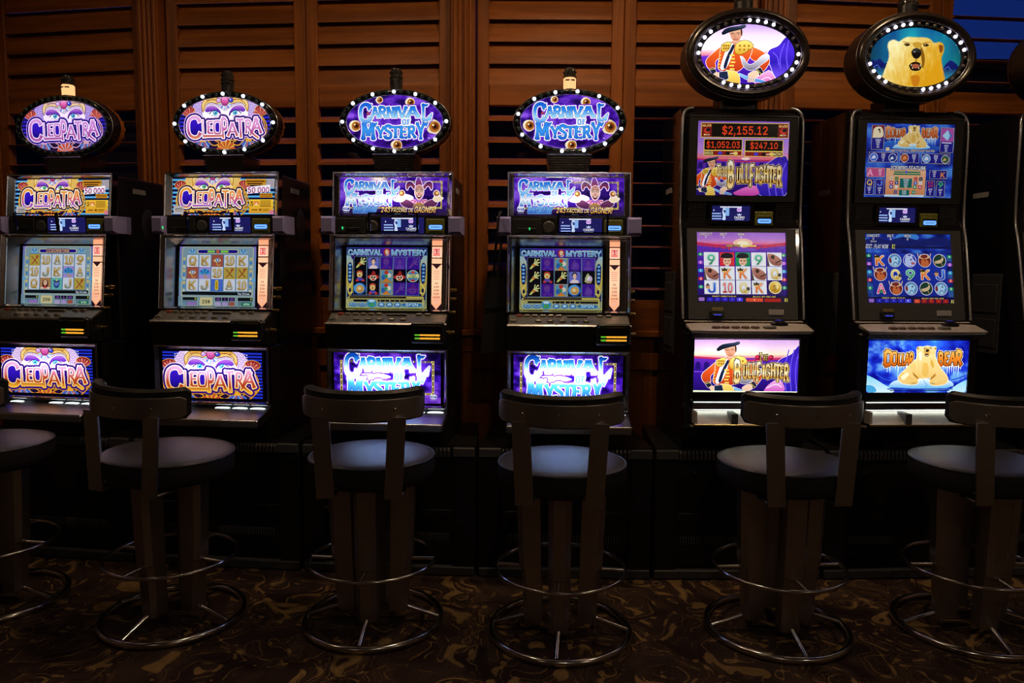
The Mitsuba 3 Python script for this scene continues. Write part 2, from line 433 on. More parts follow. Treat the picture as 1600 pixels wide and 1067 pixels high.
class Art:
    """painter's-order list of coloured polygons in a drawing frame (u right, v down)"""
    def __init__(s, u0, v0, u1, v1, gain=1.0, clip=None):
        s.box = (u0, v0, u1, v1)
        s.gain = gain
        s.clip = clip if clip is not None else sbox(u0, v0, u1, v1)
        s.V, s.F, s.C, s.Z = [], [], [], []
        s.n = s.layer = 0
        s.aff = None
    def _add(s, v, f, c):
        if len(f) == 0:
            return
        g = s.gain(v[:, 0], v[:, 1]) if callable(s.gain) else s.gain
        if np.ndim(g) == 1:
            g = g[:, None]
        s.V.append(v); s.F.append(f + s.n); s.C.append(np.broadcast_to(c, (len(v), 3)) * g)
        s.Z.append(np.full(len(v), s.layer, float)); s.n += len(v)
    def tr(s, g):
        if s.aff:
            a, b, c, d = s.aff        # u' = a*u + b, v' = c*v + d
            g = affinity.affine_transform(g, [a, 0, 0, c, b, d])
        return g
    def poly(s, g, col, same=False, stops_local=True):
        """col: one colour, or [(v, colour), ...] vertical stops, or a function of (u, v) -> sRGB rows"""
        if isinstance(g, (list, tuple, np.ndarray)):
            g = Polygon(np.asarray(g, float)).buffer(0)
        g0 = g
        g = s.tr(g).intersection(s.clip)
        if g.is_empty:
            return
        if not same:
            s.layer += 1
        if isinstance(col, list):
            st = [((q * s.aff[2] + s.aff[3]) if s.aff else q, lin(c)) for q, c in col]
            ys = [q for q, _ in st]
            x0, y0, x1, y1 = g.bounds
            cuts = [min(y0, ys[0]) - 1] + ys + [max(y1, ys[-1]) + 1]
            for a, b in zip(cuts[:-1], cuts[1:]):
                if b <= y0 or a >= y1 or b - a < 1e-9:
                    continue
                v, f = tri2d(g.intersection(sbox(x0 - 1, a, x1 + 1, b)))
                if len(v):
                    c = np.stack([np.interp(v[:, 1], ys, [q[k] for _, q in st]) for k in range(3)], 1)
                    s._add(v, f, c)
        else:
            v, f = tri2d(g)
            s._add(v, f, lin(col(v[:, 0], v[:, 1])) if callable(col) else lin(col))
    def bg(s, fn, nu=70, nv=50, ellipse=None):
        """gradient ground on a grid; fn(u, v) -> sRGB rows"""
        s.layer += 1
        if ellipse:
            cu, cv, a, b = ellipse
            r, t = np.meshgrid(np.linspace(0, 1, nv), np.linspace(0, 2 * np.pi, nu), indexing='ij')
            U, V = cu + a * r * np.cos(t), cv + b * r * np.sin(t)
        else:
            V, U = np.meshgrid(np.linspace(s.box[1], s.box[3], nv), np.linspace(s.box[0], s.box[2], nu), indexing='ij')
        v = np.stack([U.ravel(), V.ravel()], 1)
        i = np.arange(nv * nu).reshape(nv, nu)
        a_, b_, c_, d_ = i[:-1, :-1].ravel(), i[:-1, 1:].ravel(), i[1:, 1:].ravel(), i[1:, :-1].ravel()
        s._add(v, np.vstack([np.stack([a_, b_, c_], 1), np.stack([a_, c_, d_], 1)]), lin(fn(v[:, 0], v[:, 1])))
    def rect(s, u0, v0, u1, v1, col, r=0, same=False):
        g = sbox(u0 + r, v0 + r, u1 - r, v1 - r)
        s.poly(g.buffer(r, quad_segs=3) if r else g, col, same)
    def disc(s, u, v, a, col, b=None, same=False, n=6):
        s.poly(affinity.scale(Point(u, v).buffer(1, quad_segs=n), a, b or a), col, same)
    def line(s, p, w, col, curve=False, same=False, cap=1):
        s.poly(LineString(chaikin(p, 3) if curve else p).buffer(w / 2, cap_style=cap, quad_segs=3), col, same)
    def text(s, t, u, v, h, col, w=None, anchor='l', bold=True, shear=0.0, outline=()):
        g = type2d(t, bold)
        x0, _, x1, _ = g.bounds
        sx = w / (x1 - x0) if w else h
        W = (x1 - x0) * sx
        uu = u - (W / 2 if anchor == 'c' else W if anchor == 'r' else 0)
        g = affinity.affine_transform(g, [sx, shear * h, 0, -h, uu - x0 * sx, v])
        for d, c in outline:
            s.poly(g.buffer(d, quad_segs=2), c)
        s.poly(g, col)
    def logo(s, spec, sw, col, outline=(), flare=.55, serif=0.0, extra=()):
        """spec: (letter, left, baseline, height, width factor[, slant])"""
        gs = list(extra)
        for q in spec:
            ch, u, v, h, wf = q[:5]
            sl = q[5] if len(q) > 5 else 0.0
            g, _ = glyph(ch, sw, flare, serif)
            gs.append(affinity.affine_transform(g, [h * wf, sl * h, 0, -h, u, v]))
        g = unary_union(gs)
        for d, c in outline:
            s.poly(g.buffer(d, quad_segs=3, join_style=1).simplify(.4), c)
        s.poly(g, col)
        return g
    def mesh(s, place):
        """place(u, v, depth in metres towards the viewer) -> x, y, z arrays; depth grows by 30 micrometres a layer"""
        v, c, z = np.vstack(s.V), np.vstack(s.C), np.concatenate(s.Z)
        p = np.stack(place(v[:, 0], v[:, 1], z * 3e-5), 1)
        f = np.vstack(s.F)
        n = np.cross(p[f[:, 1]] - p[f[:, 0]], p[f[:, 2]] - p[f[:, 0]])
        f = np.where((n[:, 1] > 0)[:, None], f[:, ::-1], f)
        keep = np.linalg.norm(n, axis=1) > 1e-14
        return p, f[keep], c

def art_shape(art, x0, x1, z0, z1, y0, y1, bsdf='mat_print', box=None):
    """hang the drawing on the plate x0..x1, z0 (at depth y0) .. z1 (at depth y1)"""
    u0, v0, u1, v1 = box or art.box
    def place(u, v, d):
        t = (v1 - v) / (v1 - v0)
        return x0 + (u - u0) / (u1 - u0) * (x1 - x0), y0 + (y1 - y0) * t - d, z0 + (z1 - z0) * t
    p, f, c = art.mesh(place)
    return mikit.ply((p, f), bsdf, color=c, emitter={'type': 'area', 'sampling_weight': 0.0,
                     'radiance': {'type': 'mesh_attribute', 'name': 'vertex_color'}})

def ell(cu, cv, a, b):
    return affinity.scale(Point(cu, cv).buffer(1, quad_segs=20), a, b)
def smooth(p, n=2):
    p = np.array(p, float)
    q = np.vstack([p, p[:1]])
    q = chaikin(q, n)
    return Polygon(q).buffer(0)
def mirror(p, c):
    return [(2 * c - a, b) for a, b in p]
def mixrgb(a, b, t):
    return lin2(a) * (1 - t[:, None]) + lin2(b) * t[:, None]
def lin2(c):
    return np.array([int(c[i:i + 2], 16) / 255 for i in (1, 3, 5)])[None] if isinstance(c, str) else np.asarray(c, float)
def nz(u, v, s, seed=0, o=4):
    return meshkit.fbm(np.stack([np.asarray(u) * s, np.asarray(v) * s, np.zeros(len(u))], 1), o, seed)

# ---- the queen's-eyes game
EYES_PAL = {
 'oval': dict(skin='#f6d4f6', skin2='#ffffff', wig='#b79be0', gold='#e0a83c', gold2='#8a4a1c', letter=[(505, '#e9a6e2'), (590, '#d77fc4'), (650, '#b0487e'), (690, '#e08a5a')], rim='#fdeefa', dark='#2c1270', halo='#f2c8f4', stripe='#2a2ad0', ground='#140c50', iris='#56c4ea'),
 'violet': dict(skin='#e6c4fa', skin2='#fbeaff', wig='#a184dc', gold='#d2a0b0', gold2='#6a3a6c', letter=[(505, '#d894e0'), (590, '#c070c6'), (650, '#a44a98'), (690, '#b86ab0')], rim='#f2dcfc', dark='#24107a', halo='#c79af2', stripe='#2a22c8', ground='#140a52', iris='#4ea8ea'),
 'belly': dict(skin='#fff4ff', skin2='#ffffff', wig='#d9b8ee', gold='#efa92c', gold2='#7a3414', letter=[(505, '#f6b8e4'), (560, '#e88aa8'), (610, '#c8502c'), (650, '#b23a18'), (690, '#f0b030')], rim=[(480, '#ffffff'), (590, '#ffe9d8'), (650, '#f8cc80'), (700, '#f0b840')], dark='#34107c', halo=[(480, '#fdf0ff'), (560, '#f8d8e8'), (640, '#e8a838'), (700, '#c88420')], stripe='#2238e0', ground='#0c0a44', iris='#48c8f2'),
 'gold': dict(skin='#f3c58a', skin2='#fbdca6', wig='#e3b850', gold='#f0b43c', gold2='#8a4410', letter=[(505, '#f0a84a'), (575, '#e2662a'), (630, '#c05aa0'), (670, '#9a5ad0'), (690, '#e09a50')], rim='#fff2d6', dark='#2a1440', halo='#f2c04c', stripe='#58b4ee', ground='#0a1238', iris='#5cc878'),
}
def eyes_art(box, aff, pal, clip=None, gain=1.0, flowers='all', stripes=14, logo_aff=None):
    P = EYES_PAL[pal]
    A = Art(*box, gain=gain, clip=clip)
    A.rect(*box, P['ground'])
    h = (box[3] - box[1]) / stripes
    for i in range(stripes):
        A.rect(box[0], box[1] + h * (i + .3), box[2], box[1] + h * (i + .72), P['stripe'], same=i > 0)
    A.aff = aff
    C = 641
    # wig and face
    wig = [(400, 300), (330, 400), (345, 470), (330, 560), (420, 640), (860, 640), (950, 560), (930, 470), (950, 400), (880, 300)]
    A.poly(smooth(wig), P['wig'])
    for sgn in (-1, 1):
        for r in range(5):
            x = C + sgn * (235 + r * 17)
            for k in range(9):
                A.disc(x + sgn * (k - 4) * 1.5, 335 + k * 22 + r * 4, 5.5, '#f0d8f8' if (k + r) % 2 else P['skin2'], same=(r + k) > 0, n=2)
    face = [(430, 300), (850, 300), (862, 420), (850, 520), (760, 600), (520, 600), (430, 520), (420, 420)]
    A.poly(smooth(face), [(330, P['skin']), (430, P['skin2']), (520, P['skin2']), (600, P['skin'])])
    for m in (0, 1):
        f = (lambda p: p) if m == 0 else (lambda p: mirror(p, C))
        # gold wing of the head-dress
        w = smooth(f([(430, 450), (418, 390), (440, 345), (480, 318), (560, 318), (600, 345), (612, 392), (560, 372), (500, 362), (462, 382), (446, 420)]))
        A.poly(w.buffer(5), P['gold2']); A.poly(w, [(318, P['gold']), (380, '#f7dc8e'), (450, P['gold'])])
        A.line(f([(470, 345), (530, 338), (590, 352)]), 6, P['gold2'], True)
        A.line(f([(445, 400), (455, 372), (490, 350)]), 5, P['gold2'], True, same=True)
        # brow band
        A.line(f([(462, 398), (500, 372), (560, 385), (610, 418), (641, 432)]), 17, '#5a2a80', True)
        A.line(f([(462, 398), (500, 372), (560, 385), (610, 418), (641, 432)]), 11, '#f0dcf6', True)
        for k, (x, y) in enumerate([(505, 378), (530, 380), (556, 388), (580, 399), (604, 413)]):
            A.disc(*f([(x, y)])[0], 4, ('#7ac8ee', '#d87ab8')[k % 2], same=k > 0, n=3)
        # lids, lashes and eye
        A.poly(smooth(f([(448, 442), (462, 410), (505, 390), (555, 402), (592, 436), (612, 486), (585, 486), (545, 440), (500, 446), (472, 458)])), [(395, '#c47ad8'), (430, '#7a3cc0'), (480, '#5c2a9e')])
        A.poly(smooth(f([(494, 468), (515, 446), (548, 438), (578, 452), (600, 482), (566, 489), (522, 484)])), '#ffffff')
        A.line(f([(490, 468), (514, 444), (548, 436), (580, 451), (604, 484)]), 7, '#2a1060', True)
        A.line(f([(500, 476), (530, 489), (575, 490)]), 3, '#6a3a80', True)
        A.disc(*f([(548, 461)])[0], 22, '#2a6a9a'); A.disc(*f([(548, 461)])[0], 19, P['iris'])
        A.disc(*f([(548, 461)])[0], 8, '#10204a'); A.disc(f([(548, 461)])[0][0] - 6, 455, 4.5, '#ffffff')
    # feather fan and jewels
    for k in range(9):
        t = rad(-64 + k * 16)
        p = [(641 + 8 * math.sin(t - .1), 366), (641 + 62 * math.sin(t - .12), 362 + 62 * math.cos(t - .12)), (641 + 66 * math.sin(t), 362 + 68 * math.cos(t)), (641 + 62 * math.sin(t + .12), 362 + 62 * math.cos(t + .12))]
        A.poly(p, ('#8ad0f0', '#f0a8c8', '#4a7ad8', '#f6e0f6')[k % 4], same=k > 0)
    A.disc(641, 350, 37, '#7a1a5a', 48); A.disc(641, 348, 31, [(305, '#fbc0ea'), (348, '#e868b8'), (390, '#b02878')], 42)
    for x, c in ((583, '#d8a0e8'), (699, '#3a48d0')):
        A.disc(x, 348, 25, P['gold2']); A.disc(x, 348, 20, c); A.disc(x - 6, 341, 6, '#ffffff')
    # papyrus at both sides
    for m in (0, 1):
        f = (lambda p: p) if m == 0 else (lambda p: mirror(p, C - 3))
        for off in (-9, 9):
            A.line(f([(303, 485), (268 + off, 540), (250 + off, 610), (285 + off, 700)]), 13, P['gold2'], True)
            A.line(f([(303, 485), (268 + off, 540), (250 + off, 610), (285 + off, 700)]), 8, P['gold'], True)
        fan = smooth(f([(296, 492), (235, 470), (228, 430), (270, 402), (318, 400), (352, 424), (350, 468), (312, 492)]))
        A.poly(fan.buffer(5), P['gold']); A.poly(fan, '#8a2428')
        for k in range(7):
            t = rad(-66 + k * 22)
            A.poly(f([(303, 488), (303 + 70 * math.sin(t - .11), 488 - 70 * math.cos(t - .11)), (303 + 78 * math.sin(t), 488 - 78 * math.cos(t)), (303 + 70 * math.sin(t + .11), 488 - 70 * math.cos(t + .11))]), '#e88a6a' if k % 2 else '#c85a5a', same=k > 0)
    # lower border: lotus, curls and the middle fan
    A.rect(330, 705, 950, 840, '#1a0c34')
    for m in (0, 1):
        f = (lambda p: p) if m == 0 else (lambda p: mirror(p, C))
        for q in ([(470, 712), (520, 770), (590, 740), (540, 715)], [(300, 720), (400, 700), (520, 705), (641, 722)], [(350, 690), (430, 790), (520, 830)], [(240, 660), (300, 740), (380, 800)]):
            A.line(f(q), 14, P['gold2'], True); A.line(f(q), 8, P['gold'], True)
        for k in range(7):
            t = rad(-60 + k * 20)
            A.poly(f([(425, 700), (425 + 76 * math.sin(t - .13), 712 + 76 * math.cos(t - .13)), (425 + 90 * math.sin(t), 712 + 86 * math.cos(t)), (425 + 76 * math.sin(t + .13), 712 + 76 * math.cos(t + .13))]), ('#4a6ac8', '#c8607a', '#88a8e8')[k % 3], same=k > 0)
        A.poly(f([(405, 690), (445, 690), (455, 728), (395, 728)]), P['gold'])
    for k in range(11):
        t = rad(-80 + k * 16)
        A.poly([(641, 800), (641 + 82 * math.sin(t - .12), 800 - 82 * math.cos(t - .12)), (641 + 92 * math.sin(t), 800 - 92 * math.cos(t)), (641 + 82 * math.sin(t + .12), 800 - 82 * math.cos(t + .12))], P['gold'] if k % 2 else '#d0502c', same=k > 0)
    A.aff = logo_aff or aff
    # title
    foot = Polygon([(428, 664), (622, 662), (628, 680), (432, 684)])
    spec = [('C', 280, 680, 176, .92), ('L', 424, 676, 150, .26), ('E', 470, 646, 106, 1.0), ('O', 530, 648, 108, .88),
            ('P', 612, 694, 178, .48, -.05), ('A', 664, 676, 120, .98), ('T', 752, 690, 168, .62, -.03), ('R', 830, 652, 118, .72), ('A', 884, 652, 142, .88)]
    tail = [LineString(chaikin([(858, 600), (900, 660), (945, 692)], 2)).buffer(8), LineString(chaikin([(874, 668), (925, 590), (950, 530)], 2)).buffer(6)]
    g = A.logo(spec, .135, P['letter'], outline=[(31, P['halo']), (24, P['dark']), (10, P['rim'])], extra=[foot] + tail)
    A.poly(ell(352, 592, 62, 70).difference(g.buffer(9)), [(530, '#3a16c8'), (600, '#2a10b0'), (660, '#160a70')])
    A.poly(ell(570, 594, 26, 42).difference(g.buffer(8)), '#3414b4')
    return A

# ---- the carnival game
def smoke(u, v, dark='#12033c', mid='#4212a4', hi='#8f52e8', s=.010, seed=3):
    a = nz(u + 60 * nz(u, v, s * .8, 5), v * 1.6 + 60 * nz(u, v, s * .8, 9), s, seed, 4)
    t = np.clip((a - .28) / .44, 0, 1)
    c = np.where((t < .55)[:, None], mixrgb(dark, mid, t / .55), mixrgb(mid, hi, (t - .55) / .45))
    return np.clip(c, 0, 1)
CARN_STOPS = {'oval': [(385, '#1460d8'), (440, '#2f8ef0'), (500, '#9edcff'), (560, '#2a7ae6'), (620, '#3a9af4'), (705, '#1a5ad0')],
              'belly': [(385, '#0e4ac0'), (420, '#2a8ae0'), (455, '#8fdcff'), (480, '#ffffff'), (540, '#ffffff'), (560, '#d8f0ff'), (590, '#4aa8f0'), (705, '#1c6ad8')],
              'upper': [(385, '#1a62d8'), (450, '#3a90f0'), (500, '#a8dcff'), (560, '#5ab0f8'), (630, '#ffffff'), (660, '#b8e4ff'), (705, '#1a5ad0')]}
def carnival_logo(A, kind, white=10, of=True):
    st = CARN_STOPS[kind]
    spec = [('C', 262, 536, 150, .86), ('A', 374, 500, 92, .90), ('R', 442, 500, 92, 1.06), ('N', 518, 500, 92, 1.06), ('I', 594, 500, 92, 1.1),
            ('V', 622, 502, 96, 1.12), ('A', 706, 500, 94, 1.5), ('L', 850, 528, 146, .58),
            ('M', 280, 704, 148, .92), ('Y', 424, 690, 100, .92), ('S', 494, 692, 108, 1.0), ('T', 562, 690, 100, 1.05),
            ('E', 640, 690, 104, 1.15), ('R', 716, 690, 104, .92), ('Y', 800, 704, 148, .64)]
    spikes = [Polygon([(330, 400), (372, 378), (350, 440)]), Polygon([(905, 500), (940, 466), (926, 530), (890, 532)]), Polygon([(278, 560), (310, 566), (300, 590)]),
              Polygon([(385, 566), (425, 548), (404, 590)]), Polygon([(868, 560), (905, 548), (884, 590)]), Polygon([(845, 384), (905, 384), (890, 400), (858, 400)])]
    A.logo(spec, .19, st, outline=[(white + 8, '#6a2ad0'), (white, '#ffffff'), (2.5, '#0c2c70')], flare=.75, serif=.10, extra=spikes)
    if of:
        A.logo([('O', 664, 566, 42, .9), ('F', 708, 566, 42, 1.0)], .22, '#4a9af0', outline=[(14, '#ffffff'), (4, '#1a4ab0'), (2.5, '#ffffff')], serif=.1)
        A.line([(650, 574), (700, 582), (770, 572)], 5, '#ffffff', True)

def orb(A, u, v, r, seed=0):
    g = np.random.default_rng(seed)
    p = [(u + r * (1.28 + .22 * g.random()) * math.cos(t) - r * .18, v + r * (1.2 + .25 * g.random()) * math.sin(t)) for t in np.arange(14) * 2 * np.pi / 14]
    A.poly(smooth(p), '#e8d6b8')
    A.disc(u - r * .3, v - r * .2, r * .95, '#fff6d8', n=5)
    A.disc(u, v, r, '#b8742c'); A.disc(u + r * .1, v - r * .05, r * .66, '#7a3a18'); A.disc(u + r * .12, v, r * .34, '#2c1208'); A.disc(u - r * .25, v - r * .3, r * .2, '#f8e0a0')

def carnival_oval():
    A = Art(120, 280, 1056, 810, gain=1.0, clip=ell(588, 545, 456, 250))
    A.bg(lambda u, v: smoke(u, v), 110, 40, (588, 545, 456, 250))
    for q in ((450, 340, 26), (740, 365, 34), (222, 580, 42), (962, 590, 52), (612, 760, 40)):
        orb(A, *q, seed=int(q[0]))
    A.poly(smooth([(350, 380), (420, 400), (380, 470), (340, 540), (420, 560), (330, 600), (300, 560)]), '#b04a34')
    A.poly(smooth([(840, 520), (960, 500), (900, 560), (860, 640), (800, 560)]), '#b05038')
    carnival_logo(A, 'oval', 11)
    A.text('TM', 898, 700, 9, '#ffffff')
    return A

def gold_frame(A, u0, v0, u1, v1, w, gap=()):
    for a, b, c, d in ((u0, v0, u1, v0 + w), (u0, v1 - w, u1, v1), (u0, v0, u0 + w, v1), (u1 - w, v0, u1, v1)):
        A.rect(a, b, c, d, '#d8c068', same=True)
        A.rect(a + w * .3, b + w * .3, c - w * .3, d - w * .3, '#4a3a18')
        n = max(int(max(c - a, d - b) / (w * 2.4)), 2)
        for i in range(n):
            t = (i + .5) / n
            A.disc(a + (c - a) * (t if c - a > d - b else .5), b + (d - b) * (t if d - b > c - a else .5), w * .26, '#f8ecb0', same=i > 0, n=2)

def maker_badge(A, u, v, s):
    """the maker's rounded badge on the printed glasses"""
    A.rect(u - s, v - .72 * s, u + s, v + .72 * s, '#e6ecfa', r=s * .5)
    A.rect(u - s * .86, v - .30 * s, u + s * .86, v + .40 * s, '#2c44a8', r=s * .2)
    A.text('IGT', u, v + .27 * s, s * .5, '#ffffff', anchor='c')
    A.rect(u - s * .8, v + .95 * s, u + s * .8, v + 1.1 * s, '#9aa4c0')

def jester(A):
    """a grinning harlequin over the carnival board (drawn in the board's own frame)"""
    def both(p, c, stops=None):
        A.poly(smooth(p), c); A.poly(smooth(mirror(p, 1040)), c)
    horn = [(1000, 215), (960, 165), (915, 165), (900, 215), (915, 260), (930, 215), (960, 205), (985, 250)]
    for p in (horn, mirror(horn, 1040)):
        A.poly(smooth(p).buffer(9), '#f2d8ff'); A.poly(smooth(p), [(165, '#3a1c6a'), (220, '#8a3a4a'), (260, '#5a2a8a')])
    top = [(1005, 230), (1000, 165), (1030, 105), (1062, 165), (1075, 230)]
    A.poly(smooth(top).buffer(8), '#f0d0ff'); A.poly(smooth(top), [(110, '#6a48c0'), (200, '#8a3040')])
    face = [(1000, 225), (1040, 195), (1082, 225), (1090, 280), (1068, 330), (1040, 352), (1012, 330), (992, 280)]
    A.poly(smooth(face).buffer(7), '#f8e0ff'); A.poly(smooth(face), [(200, '#b8645a'), (270, '#e8c0b0'), (350, '#a8505a')])
    for s in (-1, 1):
        A.disc(1040 + s * 20, 262, 12, '#2a0a20', 8); A.disc(1040 + s * 20, 262, 5, '#f8f0c0')
        A.line([(1040 + s * 8, 244), (1040 + s * 24, 240), (1040 + s * 38, 252)], 5, '#501828', True)
    A.poly([(1040, 268), (1052, 296), (1028, 296)], '#c86a60')
    A.poly(smooth([(1012, 300), (1040, 310), (1068, 300), (1058, 328), (1040, 336), (1022, 328)]), '#3a0818')
    A.poly(smooth([(1018, 305), (1040, 314), (1062, 305), (1052, 320), (1028, 320)]), '#fff4e0')
    for k in range(13):
        t = rad(-84 + k * 14)
        p = [(1040 + 26 * math.sin(t), 340 + 12 * math.cos(t)), (1040 + 84 * math.sin(t - .11), 345 + 52 * math.cos(t - .11)), (1040 + 84 * math.sin(t + .11), 345 + 52 * math.cos(t + .11))]
        A.poly(p, '#d84a7a' if k % 2 else '#f6c8d8', same=k > 0)
    for s in (-1, 1):
        f = lambda p: [(1040 + s * (x - 1040), y) for x, y in p]
        arm = smooth(f([(1085, 395), (1150, 350), (1215, 345), (1240, 390), (1180, 430), (1100, 440)]))
        A.poly(arm.buffer(6), '#e8c8f0'); A.poly(arm, [(340, '#7a3a60'), (430, '#4a2050')])
        hand = smooth(f([(1185, 345), (1200, 310), (1225, 330), (1262, 300), (1255, 335), (1296, 325), (1262, 362), (1215, 372)]))
        A.poly(hand.buffer(6), '#ffffff'); A.poly(hand, '#f4dcb8')
        A.disc(1040 + s * 180, 285, 36, '#f4e0ff'); A.disc(1040 + s * 180, 285, 28, '#a8622c'); A.disc(1040 + s * 186, 280, 15, '#f0d080')
    A.poly(smooth([(985, 395), (1040, 372), (1095, 395), (1120, 450), (960, 450)]), [(380, '#b8882c'), (450, '#3a2a7a')])

def carnival_upper():
    A = Art(215, 120, 1332, 512, gain=lambda u, v: .9 + 1.3 * np.exp(-(((u - 760) / 240) ** 2 + ((v - 335) / 60) ** 2)))
    A.bg(lambda u, v: smoke(u, v, '#10043a', '#4214a4', '#9a68f0', .006) * np.clip((v * 0 + 1) * (1 - np.clip((v - 380) / 110, 0, 1) * .75), 0, 1)[:, None], 90, 34)
    gold_frame(A, 268, 160, 1280, 440, 17)
    A.bg_done = True
    A.poly(smooth([(760, 330), (840, 280), (960, 300), (1000, 340), (880, 380), (780, 370)]), '#efe2ff')
    jester(A)
    A.aff = (.83, 50, .80, -155)
    carnival_logo(A, 'upper', 12)
    A.aff = None
    maker_badge(A, 285, 440, 38)
    A.text('MULTIWAY', 360, 478, 52, [(420, '#9ad8ff'), (480, '#2a6ae0')], w=240, outline=[(9, '#7ac0ff'), (4, '#16409a')], shear=.1)
    A.text('243', 645, 476, 54, [(418, '#ffe88a'), (476, '#f0a830')], w=92, shear=.18)
    A.text('FAÇONS DE', 752, 474, 34, [(435, '#fff0b8'), (476, '#f4b848')], w=226, shear=.18)
    A.text('GAGNER!', 990, 478, 58, [(418, '#ffe88a'), (478, '#f0a830')], w=222, shear=.18)
    for i, c in enumerate(('#3ad040', '#f08a30', '#2ac050', '#c8d030', '#e83048', '#2a90a0', '#e0a060')):
        pass
    return A

def carnival_belly():
    g = lambda u, v: .85 + np.exp(-(((u - 640) / 310) ** 2 + ((v - 485) / 120) ** 2))[:, None] * np.array([3.0, 5.0, 7.0])
    A = Art(150, 245, 1145, 770, gain=g)
    A.bg(lambda u, v: smoke(u, v, '#0c0230', '#3a0e9c', '#8a4ae0', .008, 8), 90, 48)
    gold_frame(A, 208, 322, 1085, 682, 22)
    A.poly(smooth([(360, 470), (520, 455), (640, 470), (700, 500), (600, 520), (470, 540), (400, 530)]), '#e6b4ff')
    A.poly(smooth([(860, 480), (990, 470), (1010, 520), (900, 530)]), '#f0b0d8')
    A.aff = (1.15, -42, 1.40, -268)
    carnival_logo(A, 'belly', 10)
    A.aff = None
    maker_badge(A, 1078, 698, 32)
    return A

# ---- the matador game
def matador_bg(A, hor, u0, v0, u1, v1, cols=('#b48ae0', '#f4d8f6', '#ffe6d8', '#f08a9a'), arena='#3a16a0', arches=True, glow_at=None):
    q = lin2
    def fn(u, v):
        t = np.clip((v - v0) / (hor - v0), 0, 1)
        c = np.stack([np.interp(t, [0, .5, .8, 1], [q(x)[0][k] for x in cols]) for k in range(3)], 1)
        w = .12 * (nz(u, v, .012, 4) - .5)[:, None]
        return np.clip(c + w, 0, 1)
    A.bg(fn, 50, 40)
    A.rect(u0, hor, u1, v1, [(hor, '#6a2ab8'), (hor + (v1 - hor) * .35, arena), (v1, '#1c0a60')])
    A.poly([(u0, hor - 12), ((u0 + u1) / 2, hor + 14), (u1, hor - 12), (u1, hor + 2), ((u0 + u1) / 2, hor + 28), (u0, hor + 2)], '#c02a58')
    if arches:
        n = 12
        for i in range(n):
            u = u0 + (u1 - u0) * (i + .5) / n
            w = (u1 - u0) / n * .30
            A.poly(sbox(u - w, hor + 50, u + w, hor + 90).union(Point(u, hor + 50).buffer(w)), '#241070', same=i > 0)
        A.rect(u0, hor + 104, u1, hor + 110, '#8a50d8')

